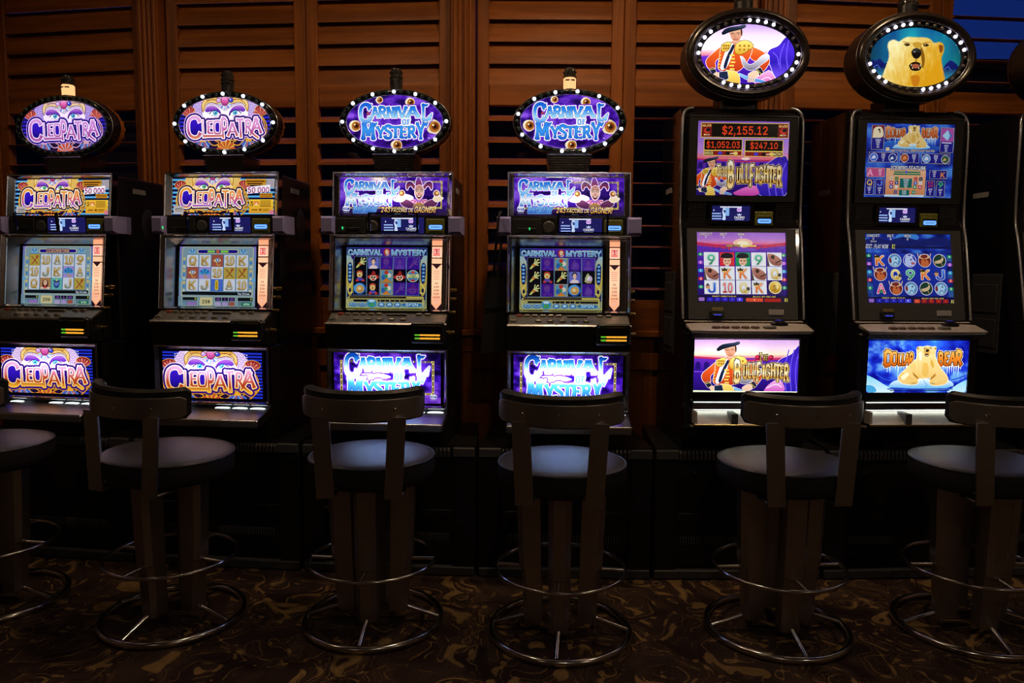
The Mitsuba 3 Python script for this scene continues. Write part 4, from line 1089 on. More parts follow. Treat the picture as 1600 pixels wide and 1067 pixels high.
# ---- reel screens, drawn in a frame 400 wide and 300 high
SYMBOL_GOLD = dict(zip('QKAJ9', ['#c89a3c'] * 5))
def screen_egypt(rows, top, lines):
    A = Art(0, 0, 400, 300, gain=.66)
    A.rect(0, 0, 400, 300, [(0, '#8a7ad0'), (60, '#6a88c8'), (200, '#7aa8c0'), (300, '#8a78c8')])
    A.rect(12, 0, 388, 300, '#b4bea8', r=14); A.rect(18, 4, 382, 248, '#86a4b4', r=10)
    A.rect(92, 14, 308, 36, '#d8d0a0', r=10); A.rect(97, 17, 303, 33, '#1a1490', r=8)
    if top == 'logo':
        A.text('CLEOPATRA', 200, 33, 17, '#e8b890', w=130, anchor='c', outline=[(3, '#6a4a58')])
    else:
        A.rect(146, 20, 186, 30, '#8ae04a', r=3); A.rect(214, 20, 256, 30, '#8ae04a', r=3); A.disc(200, 25, 9, '#c86a4a', 11)
    for s in (0, 1):
        f = lambda u: u if s == 0 else 400 - u
        for k in range(5):
            t = rad(-60 + 30 * k)
            A.poly([(f(66), 38), (f(66) + 20 * math.sin(t - .2), 36 - 24 * math.cos(t - .2)), (f(66) + 20 * math.sin(t + .2), 36 - 24 * math.cos(t + .2))], ('#7ac8f0', '#3a78c8')[k % 2], same=k > 0)
        for k in range(9):
            A.disc(f(26), 62 + k * 20, 7, ('#d8c878', '#4a8ad0', '#c8d8c0')[k % 3], same=k > 0); 
        A.disc(f(10), 168, 12, '#6ab0e8', 8)
    for c in range(5):
        u = 40 + c * 65
        A.rect(u - 2, 40, u + 62, 226, '#3a78a0'); A.rect(u, 42, u + 60, 224, '#dce4f6')
        for r in range(3):
            v = 42 + r * 61
            s = rows[r][c]
            mid = (u + 30, v + 30)
            if s in ('10', 'J', 'Q', 'K', 'A', '9'):
                A.text(s, mid[0], v + 50, 40, [(v + 8, '#d8b860'), (v + 30, '#a8843c'), (v + 52, '#7ab0b8' if s in 'AJ' else '#c8a050')], w=44 if s == '10' else 36, anchor='c', outline=[(3.5, '#6a6a70'), (2, '#f4ecd0')])
                A.line([(u + 12, v + 46), (u + 20, v + 54), (u + 40, v + 52)], 4, '#8a7a40', True)
            elif s == 'x':
                A.rect(u, v, u + 60, v + 60, '#c0a848'); A.line([(u + 12, v + 12), (u + 46, v + 50)], 5, '#8a5a28'); A.line([(u + 50, v + 10), (u + 14, v + 52)], 5, '#a8482c'); A.line([(u + 50, v + 10), (u + 40, v + 8), (u + 38, v + 18)], 5, '#a8482c', True)
            elif s == 'eye':
                A.rect(u, v, u + 60, v + 60, '#a8584a'); A.poly(smooth([(u + 8, v + 30), (u + 30, v + 12), (u + 54, v + 28), (u + 30, v + 40)]), '#e8d090'); A.disc(u + 31, v + 26, 9, '#3a78d0'); A.disc(u + 31, v + 26, 4, '#ffffff'); A.line([(u + 26, v + 38), (u + 30, v + 54), (u + 44, v + 50)], 5, '#d8a850', True)
            elif s == 'fan':
                A.rect(u, v, u + 60, v + 60, '#a898e0')
                for k in range(7):
                    t = rad(-75 + 25 * k)
                    A.poly([(u + 30, v + 40), (u + 30 + 28 * math.sin(t - .2), v + 36 - 28 * math.cos(t - .2)), (u + 30 + 28 * math.sin(t + .2), v + 36 - 28 * math.cos(t + .2))], ('#28a8d8', '#1a68b8')[k % 2], same=k > 0)
                A.line([(u + 30, v + 36), (u + 28, v + 52), (u + 46, v + 54)], 6, '#c8a048', True)
            elif s == 'queen':
                A.rect(u, v, u + 60, v + 60, '#b88a58'); A.poly(smooth([(u + 16, v + 56), (u + 12, v + 18), (u + 30, v + 6), (u + 48, v + 18), (u + 44, v + 56)]), '#4a1c28'); A.disc(u + 30, v + 26, 11, '#e8b898', 15); A.rect(u + 4, v + 50, u + 56, v + 58, '#f8f0e0')
                A.poly([(u + 18, v + 56), (u + 30, v + 40), (u + 42, v + 56)], '#e04a3a')
            elif s == 'scarab':
                A.rect(u, v, u + 60, v + 60, '#68c0b8'); A.disc(u + 30, v + 32, 17, '#2a4a90', 22); A.disc(u + 30, v + 30, 12, '#6a88d8', 12); A.line([(u + 12, v + 14), (u + 30, v + 26), (u + 48, v + 14)], 5, '#2a3a70', True); A.disc(u + 30, v + 12, 6, '#c8d070')
            elif s == 'crook':
                A.rect(u, v, u + 60, v + 60, '#4a70d8'); A.rect(u + 20, v + 4, u + 38, v + 56, '#e8d038', r=8); A.rect(u + 25, v + 10, u + 33, v + 50, '#b89018', r=3)
    A.rect(20, 228, 380, 244, '#0c1418', r=5); A.text(lines, 372, 241, 9, '#e8f4ff', w=62, anchor='r')
    A.rect(0, 250, 400, 300, '#7a9cac')
    for u0, u1 in ((18, 104), (112, 182), (190, 300), (308, 392)):
        A.rect(u0, 252, u1, 300, '#a8c4b8'); A.rect(u0 + 3, 255, u1 - 3, 297, '#6a8698')
    A.rect(24, 256, 98, 270, '#0c1418'); A.text('0', 94, 268, 10, '#e0e050', anchor='r'); A.rect(46, 280, 96, 296, '#9a78c8', r=4); A.rect(22, 282, 42, 296, '#6a98b8', r=4)
    A.rect(115, 256, 179, 296, '#d8cf98', r=4); A.text('25¢', 147, 285, 16, '#1a1410', w=42, anchor='c')
    for k, t in enumerate(('20', '1', '20')):
        u = 194 + k * 36
        A.rect(u, 256, u + 30, 272, '#1a1430'); A.text(t, u + 15, 269, 10, '#b060e8', anchor='c'); A.rect(u, 278, u + 30, 297, ('#b8a8d8', '#b09ad8', '#a8584a')[k], r=4)
    A.rect(312, 256, 388, 272, '#0c1418'); A.text('0', 384, 268, 10, '#e0e050', anchor='r'); A.rect(330, 280, 384, 297, '#2a7a5c', r=4); A.text('SPIN', 357, 293, 9, '#d8ffe8', anchor='c')
    return A

def screen_carnival(rows, num):
    A = Art(0, 0, 400, 300, gain=.62)
    A.rect(0, 0, 400, 300, [(0, '#2a3a90'), (60, '#5a88a8'), (150, '#c8b050'), (230, '#7a98a0'), (300, '#c8c060')])
    A.rect(6, 6, 394, 294, '#141a58', r=6); A.rect(60, 2, 340, 44, '#4a20b0')
    for s in (0, 1):
        f = lambda u: u if s == 0 else 400 - u
        A.poly(smooth([(f(0), 40), (f(34), 36), (f(34), 150), (f(36), 236), (f(4), 240)]), [(40, '#9ac8d8'), (120, '#d8c058'), (240, '#c0b048')])
        A.poly(smooth([(f(6), 88), (f(18), 70), (f(32), 88), (f(30), 168), (f(18), 182), (f(8), 168)]), '#16246c')
        for k in range(5):
            A.disc(f(18), 88 + k * 18, 8, '#5aa8e0', 6, same=k > 0); A.disc(f(18), 88 + k * 18, 3, '#d0f0ff', same=True)
        A.line([(f(30), 180), (f(10), 200), (f(16), 226), (f(32), 222)], 6, '#e8d878', True); A.disc(f(20), 212, 6, '#1a1a48', 11)
        A.poly([(f(20), 40), (f(52), 40), (f(28), 60)], '#3a1a70')
    A.disc(200, 24, 16, '#b83a3a', 20); A.disc(200, 22, 9, '#f0d0a8', 11)
    A.text('CARNIVAL', 92, 38, 26, [(8, '#8ad8ff'), (38, '#2a78d0')], w=168, anchor='c', outline=[(4, '#0c1848'), (1.5, '#d8f0ff')])
    A.text('OF', 204, 42, 10, '#c8e8ff', anchor='c')
    A.text('MYSTERY', 308, 38, 26, [(8, '#8ad8ff'), (38, '#2a78d0')], w=170, anchor='c', outline=[(4, '#0c1848'), (1.5, '#d8f0ff')])
    for c in range(5):
        u = 39 + c * 65.5
        A.rect(u - 1, 46, u + 62.5, 236, '#8ab8d8'); A.rect(u, 47, u + 61, 235, '#070512')
        for r in range(3):
            v = 47 + r * 63
            s = rows[r][c]
            dim = s.startswith('-')
            s = s.lstrip('-')
            if dim:
                A.rect(u, v, u + 61, v + 62, '#3c149a')
            k = (lambda h: h) if not dim else (lambda h: tuple(lin2(h)[0] * .18 + lin2('#4a1ca4')[0] * .82))
            if s == 'hand':
                A.poly(smooth([(u + 8, v + 52), (u + 24, v + 30), (u + 34, v + 38), (u + 14, v + 58)]), k('#c8d070')); A.poly([(u + 20, v + 34), (u + 28, v + 26), (u + 38, v + 38), (u + 30, v + 44)], k('#d87838'))
                A.poly(smooth([(u + 26, v + 28), (u + 34, v + 18), (u + 50, v + 24), (u + 40, v + 38)]), k('#d8dc90'))
                for q in ([(u + 34, v + 20), (u + 36, v + 6)], [(u + 42, v + 20), (u + 48, v + 8), (u + 53, v + 10)], [(u + 44, v + 26), (u + 56, v + 22)], [(u + 40, v + 34), (u + 50, v + 36)]):
                    A.line(q, 6, k('#d8dc90'), cap=1)
            elif s == 'clown':
                A.disc(u + 28, v + 16, 16, k('#c84838'), 12); A.disc(u + 28, v + 26, 14, k('#e8d080'), 14); A.disc(u + 28, v + 28, 4, k('#d83030')); A.poly(smooth([(u + 12, v + 56), (u + 14, v + 38), (u + 42, v + 38), (u + 50, v + 56)]), k('#5a4ab0')); A.disc(u + 16, v + 54, 8, k('#c83848'), 6); A.disc(u + 46, v + 54, 8, k('#c83848'), 6)
            elif s == 'lady':
                A.rect(u + 3, v + 3, u + 58, v + 59, k('#6a70d0'), r=6); A.poly(smooth([(u + 8, v + 59), (u + 14, v + 44), (u + 30, v + 40), (u + 46, v + 44), (u + 54, v + 59)]), k('#f0e0e8')); A.disc(u + 30, v + 20, 12, k('#2a1830'), 14); A.disc(u + 30, v + 25, 9, k('#f0c8b0'), 13); A.rect(u + 26, v + 34, u + 34, v + 44, k('#f0c8b0'))
            elif s == 'hat':
                A.disc(u + 30, v + 36, 29, k('#c83830'), 12); A.disc(u + 30, v + 40, 17, k('#f0d8b8'), 15); A.poly(smooth([(u + 18, v + 30), (u + 26, v + 6), (u + 38, v + 6), (u + 44, v + 30)]), k('#a82828')); A.disc(u + 24, v + 38, 5, k('#201018'), 4); A.disc(u + 37, v + 38, 5, k('#201018'), 4); A.disc(u + 30, v + 48, 7, k('#c02020'), 4)
            elif s == 'wild':
                A.rect(u + 1, v + 1, u + 60, v + 61, '#c8b050'); A.rect(u + 4, v + 4, u + 57, v + 58, '#5a9ac0'); A.disc(u + 18, v + 38, 13, '#2a68b8'); A.disc(u + 42, v + 28, 12, '#e8e0d0'); A.poly([(u + 10, v + 58), (u + 30, v + 40), (u + 52, v + 58)], '#e08030'); A.disc(u + 30, v + 14, 10, '#c83a30'); A.disc(u + 30, v + 32, 8, '#3a9a58')
            elif s == 'orb':
                A.disc(u + 30, v + 31, 31, '#1a58b8', 29); A.disc(u + 27, v + 29, 27, '#58a8e8', 25); A.disc(u + 31, v + 33, 20, '#d8a860'); A.disc(u + 28, v + 30, 8, '#f4dca0'); A.line([(u + 22, v + 42), (u + 32, v + 46), (u + 42, v + 40)], 3, '#8a5a28', True)
            elif s == 'bonus':
                A.disc(u + 30, v + 31, 30, '#c8e8c8'); A.disc(u + 30, v + 31, 27, '#4a90c8'); A.rect(u + 4, v + 22, u + 57, v + 40, '#f0f0a0'); A.text('FREE', u + 30, v + 31, 8, '#1a6a30', w=30, anchor='c'); A.text('GAMES', u + 30, v + 40, 8, '#1a6a30', w=44, anchor='c'); A.disc(u + 30, v + 12, 10, '#e04838', 6); A.disc(u + 30, v + 52, 12, '#c83030', 5)
            elif s == 'ball':
                A.disc(u + 32, v + 38, 18, k('#d8c0e0')); A.disc(u + 28, v + 34, 8, k('#ffffff')); A.poly(smooth([(u + 12, v + 52), (u + 20, v + 18), (u + 32, v + 8), (u + 34, v + 20), (u + 22, v + 40), (u + 24, v + 56)]), k('#b8c080')); A.poly(smooth([(u + 20, v + 50), (u + 50, v + 48), (u + 44, v + 60), (u + 18, v + 60)]), k('#a8a060'))
    A.rect(16, 240, 384, 252, '#c8b858', r=4); A.rect(20, 242, 300, 250, '#080818')
    A.rect(8, 254, 392, 296, [(254, '#b8b050'), (296, '#8ab0b0')], r=8)
    A.rect(40, 258, 108, 268, '#080818'); A.rect(160, 258, 380, 268, '#080818')
    for k in range(6):
        A.text(('1', '•', '0', '•', '2', '•')[k], 172 + k * 24, 267, 8, '#f0e0a0', anchor='c')
    for k, u in enumerate((40, 84)):
        A.disc(u, 282, 20, '#3a78b8', 11); A.disc(u, 280, 15, '#a0d0f0', 7); A.rect(u - 9, 278, u + 9, 283, '#2a4a80')
    A.disc(130, 276, 24, '#3a98d0', 22); A.disc(130, 264, 15, '#c8e8f8', 7); A.text(num, 130, 290, 15, '#6af060', anchor='c', outline=[(1.5, '#0c3818')])
    for u in (178, 218, 258):
        A.disc(u, 282, 17, '#3a78b8', 12); A.disc(u, 281, 10, '#b0d8f4', 7)
    A.disc(328, 282, 50, '#2a78b8', 11); A.text('SPIN', 328, 288, 14, '#d8f0ff', w=62, anchor='c')
    for u in (14, 386):
        A.line([(u, 246), (u - 6, 262), (u, 284)], 4, '#e0d080', True)
    return A

def lines_column(A, u, pal, v0):
    for k, (t, c) in enumerate(zip('42135', ('#1a9a5a', '#b050d0', '#2aa0d8', '#d02a38', '#1a9a5a'))):
        A.rect(u - 11, v0 + k * 36.5, u + 11, v0 + 15 + k * 36.5, c, r=6); A.text(t, u, v0 + 12 + k * 36.5, 10, '#ffffff', anchor='c')

def letter_symbol(A, s, u, v, wide):
    cols = {'9': ('#5ad0a0', '#127a4a'), 'K': ('#f8a050', '#e0561a'), 'Q': ('#f8e088', '#c8a020'), 'J': ('#4a8af0', '#1a38c0'), '10': ('#f06a6a', '#b81a30'), 'A': ('#f890b8', '#e02a6a')}
    a, b = cols[s]
    A.text(s, u, v + 22, 42, [(v - 22, a), (v + 22, b)], w=wide * (1.25 if s == '10' else 1), anchor='c', outline=[(3, '#8a8aa0'), (1.6, '#ffffff')])
    if s == 'K':
        A.poly([(u - 24, v - 8), (u - 26, v - 26), (u - 18, v - 18), (u - 12, v - 28), (u - 6, v - 18), (u + 1, v - 26), (u - 2, v - 8)], '#3a2a18'); A.rect(u - 23, v - 12, u - 3, v - 7, '#e8c060')
    if s == 'Q':
        A.rect(u + 14, v - 2, u + 28, v + 12, '#4a4640', r=2); A.disc(u + 21, v + 18, 6, '#d8c890')
    if s == 'J':
        A.disc(u - 18, v - 4, 10, '#d89a70'); A.poly([(u - 28, v - 8), (u - 18, v - 20), (u - 8, v - 8)], '#3a3a58')
    if s == 'A':
        A.poly([(u, v + 4), (u + 10, v + 16), (u, v + 24), (u - 10, v + 16)], '#2a8a58')

def screen_bull(rows):
    A = Art(0, 0, 400, 312, gain=.80)
    matador_bg(A, 56, 0, 0, 400, 312, cols=('#9a64c8', '#b478d8', '#d888c0', '#f04a68'), arches=False)
    A.disc(208, 48, 44, '#f8c8b0', 20); A.disc(208, 50, 26, '#fdf0d0', 12)
    for i in range(13):
        A.rect(8 + i * 31, 66, 14 + i * 31, 84, '#4a30a8', same=i > 0)
    A.rect(150, 70, 265, 84, '#7a4ac0', r=4)
    for t, u in (('CREDIT', 42), ('BET', 122), ('WIN', 200)):
        A.text(t, u, 14, 11, '#f0e4e8', w=10 * len(t), anchor='c', outline=[(1.2, '#5a3a5a')])
        A.text('0' if t != 'BET' else '5', u, 26, 9, '#f0e4e8', anchor='c')
    A.text('GAME OVER', 164, 64, 8, '#e8d060', w=62, anchor='c', outline=[(1.2, '#3a1a30')]); A.rect(206, 57, 268, 64, '#e8d060')
    lines_column(A, 16, None, 92); lines_column(A, 388, None, 94)
    for c in range(5):
        u0, u1 = 31 + c * 70.5, 31 + c * 70.5 + 66
        for r in range(3):
            v = 90 + r * 63
            s = rows[r][c]
            cx = (u0 + u1) / 2
            A.rect(u0, v, u1, v + 61, '#eef0f6')
            if s in ('9', 'K', 'Q', 'J', '10'):
                letter_symbol(A, s, cx, v + 32, 34)
            elif s[0] == 'm':
                A.rect(u0, v, u1, v + 61, '#d82a3a' if s == 'mr' else '#12945a'); A.disc(cx, v + 18, 32, '#e8c8b8' if 0 else ('#f05a60' if s == 'mr' else '#3ac080'), 14)
                A.disc(cx, v + 40, 18, '#e8b898', 20); A.poly(smooth([(u0 + 3, v + 24), (u0 + 8, v + 8), (cx, v + 1), (u1 - 8, v + 8), (u1 - 3, v + 24), (cx, v + 28)]), '#141420'); A.line([(cx - 11, v + 38), (cx - 4, v + 38)], 3, '#3a1c14'); A.line([(cx + 4, v + 38), (cx + 11, v + 38)], 3, '#3a1c14'); A.line([(cx - 6, v + 51), (cx + 6, v + 51)], 2.5, '#a04038')
                A.poly([(cx - 10, v + 61), (cx, v + 56), (cx + 10, v + 61)], '#ffffff')
            elif s == 'g':
                p = smooth([(u0 + 2, v + 6), (u0 + 22, v + 4), (u0 + 44, v + 14), (u1 - 2, v + 30), (u1, v + 61), (u0 + 24, v + 58), (u0 + 6, v + 34)])
                A.poly(p.intersection(sbox(u0, v, u1, v + 61)), [(v, '#c88a78'), (v + 61, '#8a4a40')]); A.disc(u0 + 26, v + 20, 9, '#3a2424'); A.line([(u0 + 40, v + 46), (u1 - 2, v + 34)], 5, '#3a2020'); A.poly([(u0, v + 6), (u0 + 12, v + 61), (u0, v + 61)], '#5a4a44')
            elif s == 'c':
                A.rect(u0, v, u1, v + 61, '#2a2060'); A.disc(cx, v + 30, 29, '#f8ecb0'); A.disc(cx, v + 30, 25, [(v + 6, '#f0c850'), (v + 56, '#b88418')]); A.disc(cx + 5, v + 24, 13, '#f8e490', 15); A.text('$', cx - 2, v + 42, 22, '#a87414', anchor='c')
    A.rect(0, 282, 400, 312, '#120838')
    A.text('SELECT LINES TO PLAY', 118, 290, 6, '#e8d060', w=108, anchor='c'); A.text('SELECT BET PER LINE', 296, 291, 6, '#e8d060', w=102, anchor='c')
    A.rect(4, 292, 30, 308, '#a070c8', r=3)
    for k in range(5):
        A.rect(40 + k * 33, 292, 68 + k * 33, 309, ('#2a1cc0', '#4a3ae8')[k == 4], r=3); A.text(str(k + 1), 54 + k * 33, 304, 8, '#8a80f8' if k < 4 else '#ffffff', anchor='c')
    A.rect(214, 294, 290, 310, '#e0502c', r=3); A.rect(296, 295, 370, 311, '#a81c18', r=3); A.text('1', 252, 306, 9, '#ffd0b0', anchor='c')
    A.text('$1', 392, 308, 13, '#f0e048', w=15, anchor='c', shear=.15)
    return A

def screen_bear(rows):
    A = Art(0, 0, 400, 312, gain=.74)
    A.bg(lambda u, v: np.clip(icy(u * 2.4, v * 3.4, 0, 312, '#0a1460', '#1a3ab8', '#4a90e0', .008) * (1.0 - .25 * (v > 88))[:, None], 0, 1), 60, 46)
    A.disc(200, 14, 54, '#3a80d8', 20)
    A.poly([(0, 28), (60, 14), (110, 30), (180, 12), (260, 30), (330, 10), (400, 26), (400, 52), (0, 56)], '#101c68')
    A.rect(0, 54, 400, 66, '#0c1450'); A.rect(30, 88, 378, 280, '#142aa0')
    for c in range(5):
        A.rect(34 + c * 69, 90, 98 + c * 69, 278, [(90, '#1a38b8'), (278, '#14248a')], same=c > 0)
    for t, u in (('CREDIT', 42), ('BET', 122), ('WIN', 200)):
        A.text(t, u, 14, 11, '#e0dcd8', w=10 * len(t), anchor='c', outline=[(1.2, '#182040')])
        A.text('0' if t != 'BET' else '5', u, 28, 10, '#e0dcd8', anchor='c')
    A.text('$0.00', 42, 38, 7, '#d0ccc8', anchor='c')
    A.text('EDIT : PLAY NOW', 4, 66, 18, '#dce0f4', w=104, shear=.15); A.text('$1', 132, 66, 18, '#e0e038', w=16, anchor='c', shear=.15)
    lines_column(A, 16, None, 92); lines_column(A, 390, None, 94)
    for c in range(5):
        for r in range(3):
            u, v, s = 66 + c * 69, 120 + r * 63, rows[r][c]
            if s in ('K', 'Q', '9', 'J', 'A'):
                letter_symbol(A, s, u, v, 40)
            else:
                base = {'e': '#5a90c8', 'w': '#3a48b8', 'm': '#7a2a28', 'd': '#1c3c30'}[s]
                A.disc(u, v, 31, '#e0d8e4'); A.disc(u, v, 28, base)
                if s == 'e':
                    A.poly(smooth([(u - 22, v + 14), (u - 14, v - 16), (u + 10, v - 20), (u + 22, v - 2), (u + 12, v + 4), (u + 16, v + 22), (u - 6, v + 26)]), '#a8d4f0'); A.poly(smooth([(u - 27, v + 4), (u - 24, v - 16), (u - 14, v - 4), (u - 16, v + 16)]), '#8a2838'); A.disc(u + 6, v - 8, 3.5, '#182848'); A.line([(u - 8, v + 20), (u, v + 4), (u + 12, v + 18)], 3, '#3a5a98', True)
                elif s == 'w':
                    A.poly(smooth([(u - 20, v + 24), (u - 24, v - 4), (u - 12, v - 30), (u - 2, v - 16), (u + 12, v - 30), (u + 14, v - 8), (u + 28, v + 8), (u + 22, v + 22), (u + 2, v + 26)]), '#b8c8f4'); A.poly(smooth([(u + 8, v + 6), (u + 26, v + 10), (u + 20, v + 20), (u + 4, v + 16)]), '#b05868'); A.disc(u + 6, v - 4, 3.5, '#101838')
                elif s == 'm':
                    A.poly(smooth([(u - 16, v + 26), (u - 18, v), (u - 4, v - 14), (u + 12, v - 6), (u + 22, v + 16), (u + 10, v + 26)]), '#c86838'); A.disc(u + 2, v - 2, 3, '#200c0c')
                    for q in ([(u - 10, v - 10), (u - 28, v - 14), (u - 32, v - 32)], [(u + 6, v - 10), (u + 24, v - 14), (u + 30, v - 32)], [(u - 20, v - 14), (u - 20, v - 28)], [(u + 16, v - 12), (u + 16, v - 28)]):
                        A.line(q, 4, '#e8c8a0', True)
                else:
                    A.poly(smooth([(u - 22, v + 2), (u + 4, v - 4), (u + 14, v - 16), (u + 20, v - 12), (u + 14, v + 6), (u - 4, v + 14), (u - 24, v + 12)]), '#d8b890'); A.line([(u - 16, v + 8), (u - 24, v + 20)], 3.5, '#b09068'); A.line([(u + 6, v + 8), (u + 12, v + 20)], 3.5, '#b09068')
                    A.line([(u + 14, v - 16), (u + 8, v - 26)], 2.5, '#e0d0a8')
    A.rect(0, 284, 400, 312, '#0c1048')
    A.text('SELECT LINES TO PLAY', 120, 292, 6, '#e8d060', w=108, anchor='c'); A.text('SELECT BET PER LINE', 300, 293, 6, '#e8d060', w=102, anchor='c')
    A.rect(6, 293, 30, 309, '#9a68c8', r=3)
    for k in range(5):
        A.rect(40 + k * 33, 293, 68 + k * 33, 310, ('#2420b8', '#4a48e8')[k == 4], r=3); A.text(str(k + 1), 54 + k * 33, 305, 8, '#8a88f8' if k < 4 else '#ffffff', anchor='c')
    for k in range(5):
        A.rect(214 + k * 33, 294, 241 + k * 33, 311, ('#d84828', '#a01c18')[k > 0], r=3); A.text(str(k + 1), 227 + k * 33, 306, 8, '#ffc8a8' if k == 0 else '#e05840', anchor='c')
    A.text('$1', 390, 310, 13, '#f0e048', w=15, anchor='c', shear=.15)
    return A

# ---- small displays that every machine has
def player_display():
    A = Art(0, 0, 400, 150, gain=.9)
    A.rect(0, 0, 400, 150, '#1a1a5c')
    A.rect(100, 6, 300, 16, '#f4f8ff', r=3)
    A.poly([(36, 46), (44, 30), (52, 46)], '#d8e4ff')
    for k, w in enumerate((84, 88, 88)):
        A.rect(28, 66 + k * 24, 28 + w, 77 + k * 24, '#a0c0f8', same=k > 0)
    A.poly(smooth([(128, 20), (160, 18), (164, 60), (150, 90), (160, 132), (120, 134), (132, 90), (120, 60)]), '#c8e0ff'); A.rect(150, 20, 186, 92, '#8ab8f0'); A.poly(smooth([(130, 40), (150, 36), (158, 60), (140, 70)]), '#3a4a90')
    A.rect(256, 18, 300, 54, '#e0b8f8', r=10); A.text('IGT', 278, 42, 13, '#8a48c8', anchor='c')
    A.poly([(262, 90), (258, 70), (270, 80), (279, 66), (288, 80), (300, 70), (296, 90)], '#c8d4f8')
    A.text('CASINO', 280, 116, 20, '#ffffff', w=96, anchor='c'); A.rect(240, 124, 322, 130, '#c0ccf0')
    return A
def card_glow():
    A = Art(0, 0, 100, 40, gain=1.2)
    A.rect(0, 0, 100, 40, '#3a78f0', r=12); A.rect(4, 5, 96, 35, '#7ab8ff', r=10); A.rect(14, 17, 86, 23, '#1a3c90', r=3)
    return A
def fee_strip(w=60, gain=1.2):
    """the lit column of printed denominations beside the reel screen"""
    A = Art(0, 0, w, 480, gain=gain)
    A.rect(0, 0, w, 480, [(0, '#f49a70'), (120, '#f8b890'), (300, '#fbc8a0'), (480, '#f49c74')])
    A.rect(0, 40, w, 46, '#2a1410'); A.rect(4, 54, w - 6, 118, '#fbdcc8'); A.rect(8, 58, w - 10, 112, '#e88070'); A.poly([(w * .24, 66), (w * .76, 66), (w * .6, 96), (w * .4, 96)], '#b8282c')
    A.text('10', w * .5, 90, 20, '#fbdcc8', anchor='c'); A.rect(0, 122, w, 128, '#2a1410'); A.rect(0, 164, w, 170, '#2a1410'); A.poly([(4, 170), (w - 4, 170), (w / 2, 200)], '#2a1018')
    for k in range(5):
        A.rect(w * .2, 212 + k * 14, w * .8, 217 + k * 14, '#d89078', same=k > 0)
    for k, t in enumerate(('5¢', '10¢', '20¢', '50¢', '100¢')):
        A.text(t, w * .5, 306 + k * 24, 13, '#8a3a2c', anchor='c')
    A.rect(w * .2, 412, w * .8, 418, '#d89078'); A.rect(w * .32, 424, w * .68, 440, '#e0a890', r=3)
    A.poly([(0, 440), (w / 2, 480), (0, 480)], '#1a0c18'); A.poly([(w, 440), (w / 2, 480), (w, 480)], '#1a0c18')
    return A

# ---------------------------------------------------------------- slot machines, upright kind (oval bulb sign on a ribbed neck)
def oct_frame(x0, x1, z0, z1, w, b=.004):
    """a frame as one outline with a hole, drawn in x,z"""
    return sbox(x0, z0, x1, z1).difference(sbox(x0 + w[0], z0 + w[2], x1 - w[1], z1 - w[3]))
def lean(mesh, y0, z0, y1, z1):
    """shear so that the plane y=0 passes through (y0,z0) and (y1,z1)"""
    m = mesh.copy()
    m.vertices[:, 1] += y0 + (m.vertices[:, 2] - z0) * (y1 - y0) / (z1 - z0)
    return m
def ext_x(prof, x0, x1):
    m = ext(Polygon(prof), x1 - x0)
    v = m.vertices
    m = trimesh.Trimesh(np.stack([v[:, 2] + x0, v[:, 0], v[:, 1]], 1), m.faces, process=False)
    m.fix_normals()
    return m
def front(geom, depth, y0=0., z0=0., y1=0., z1=1.):
    return lean(xz(ext(geom, depth)), y0, z0, y1, z1)

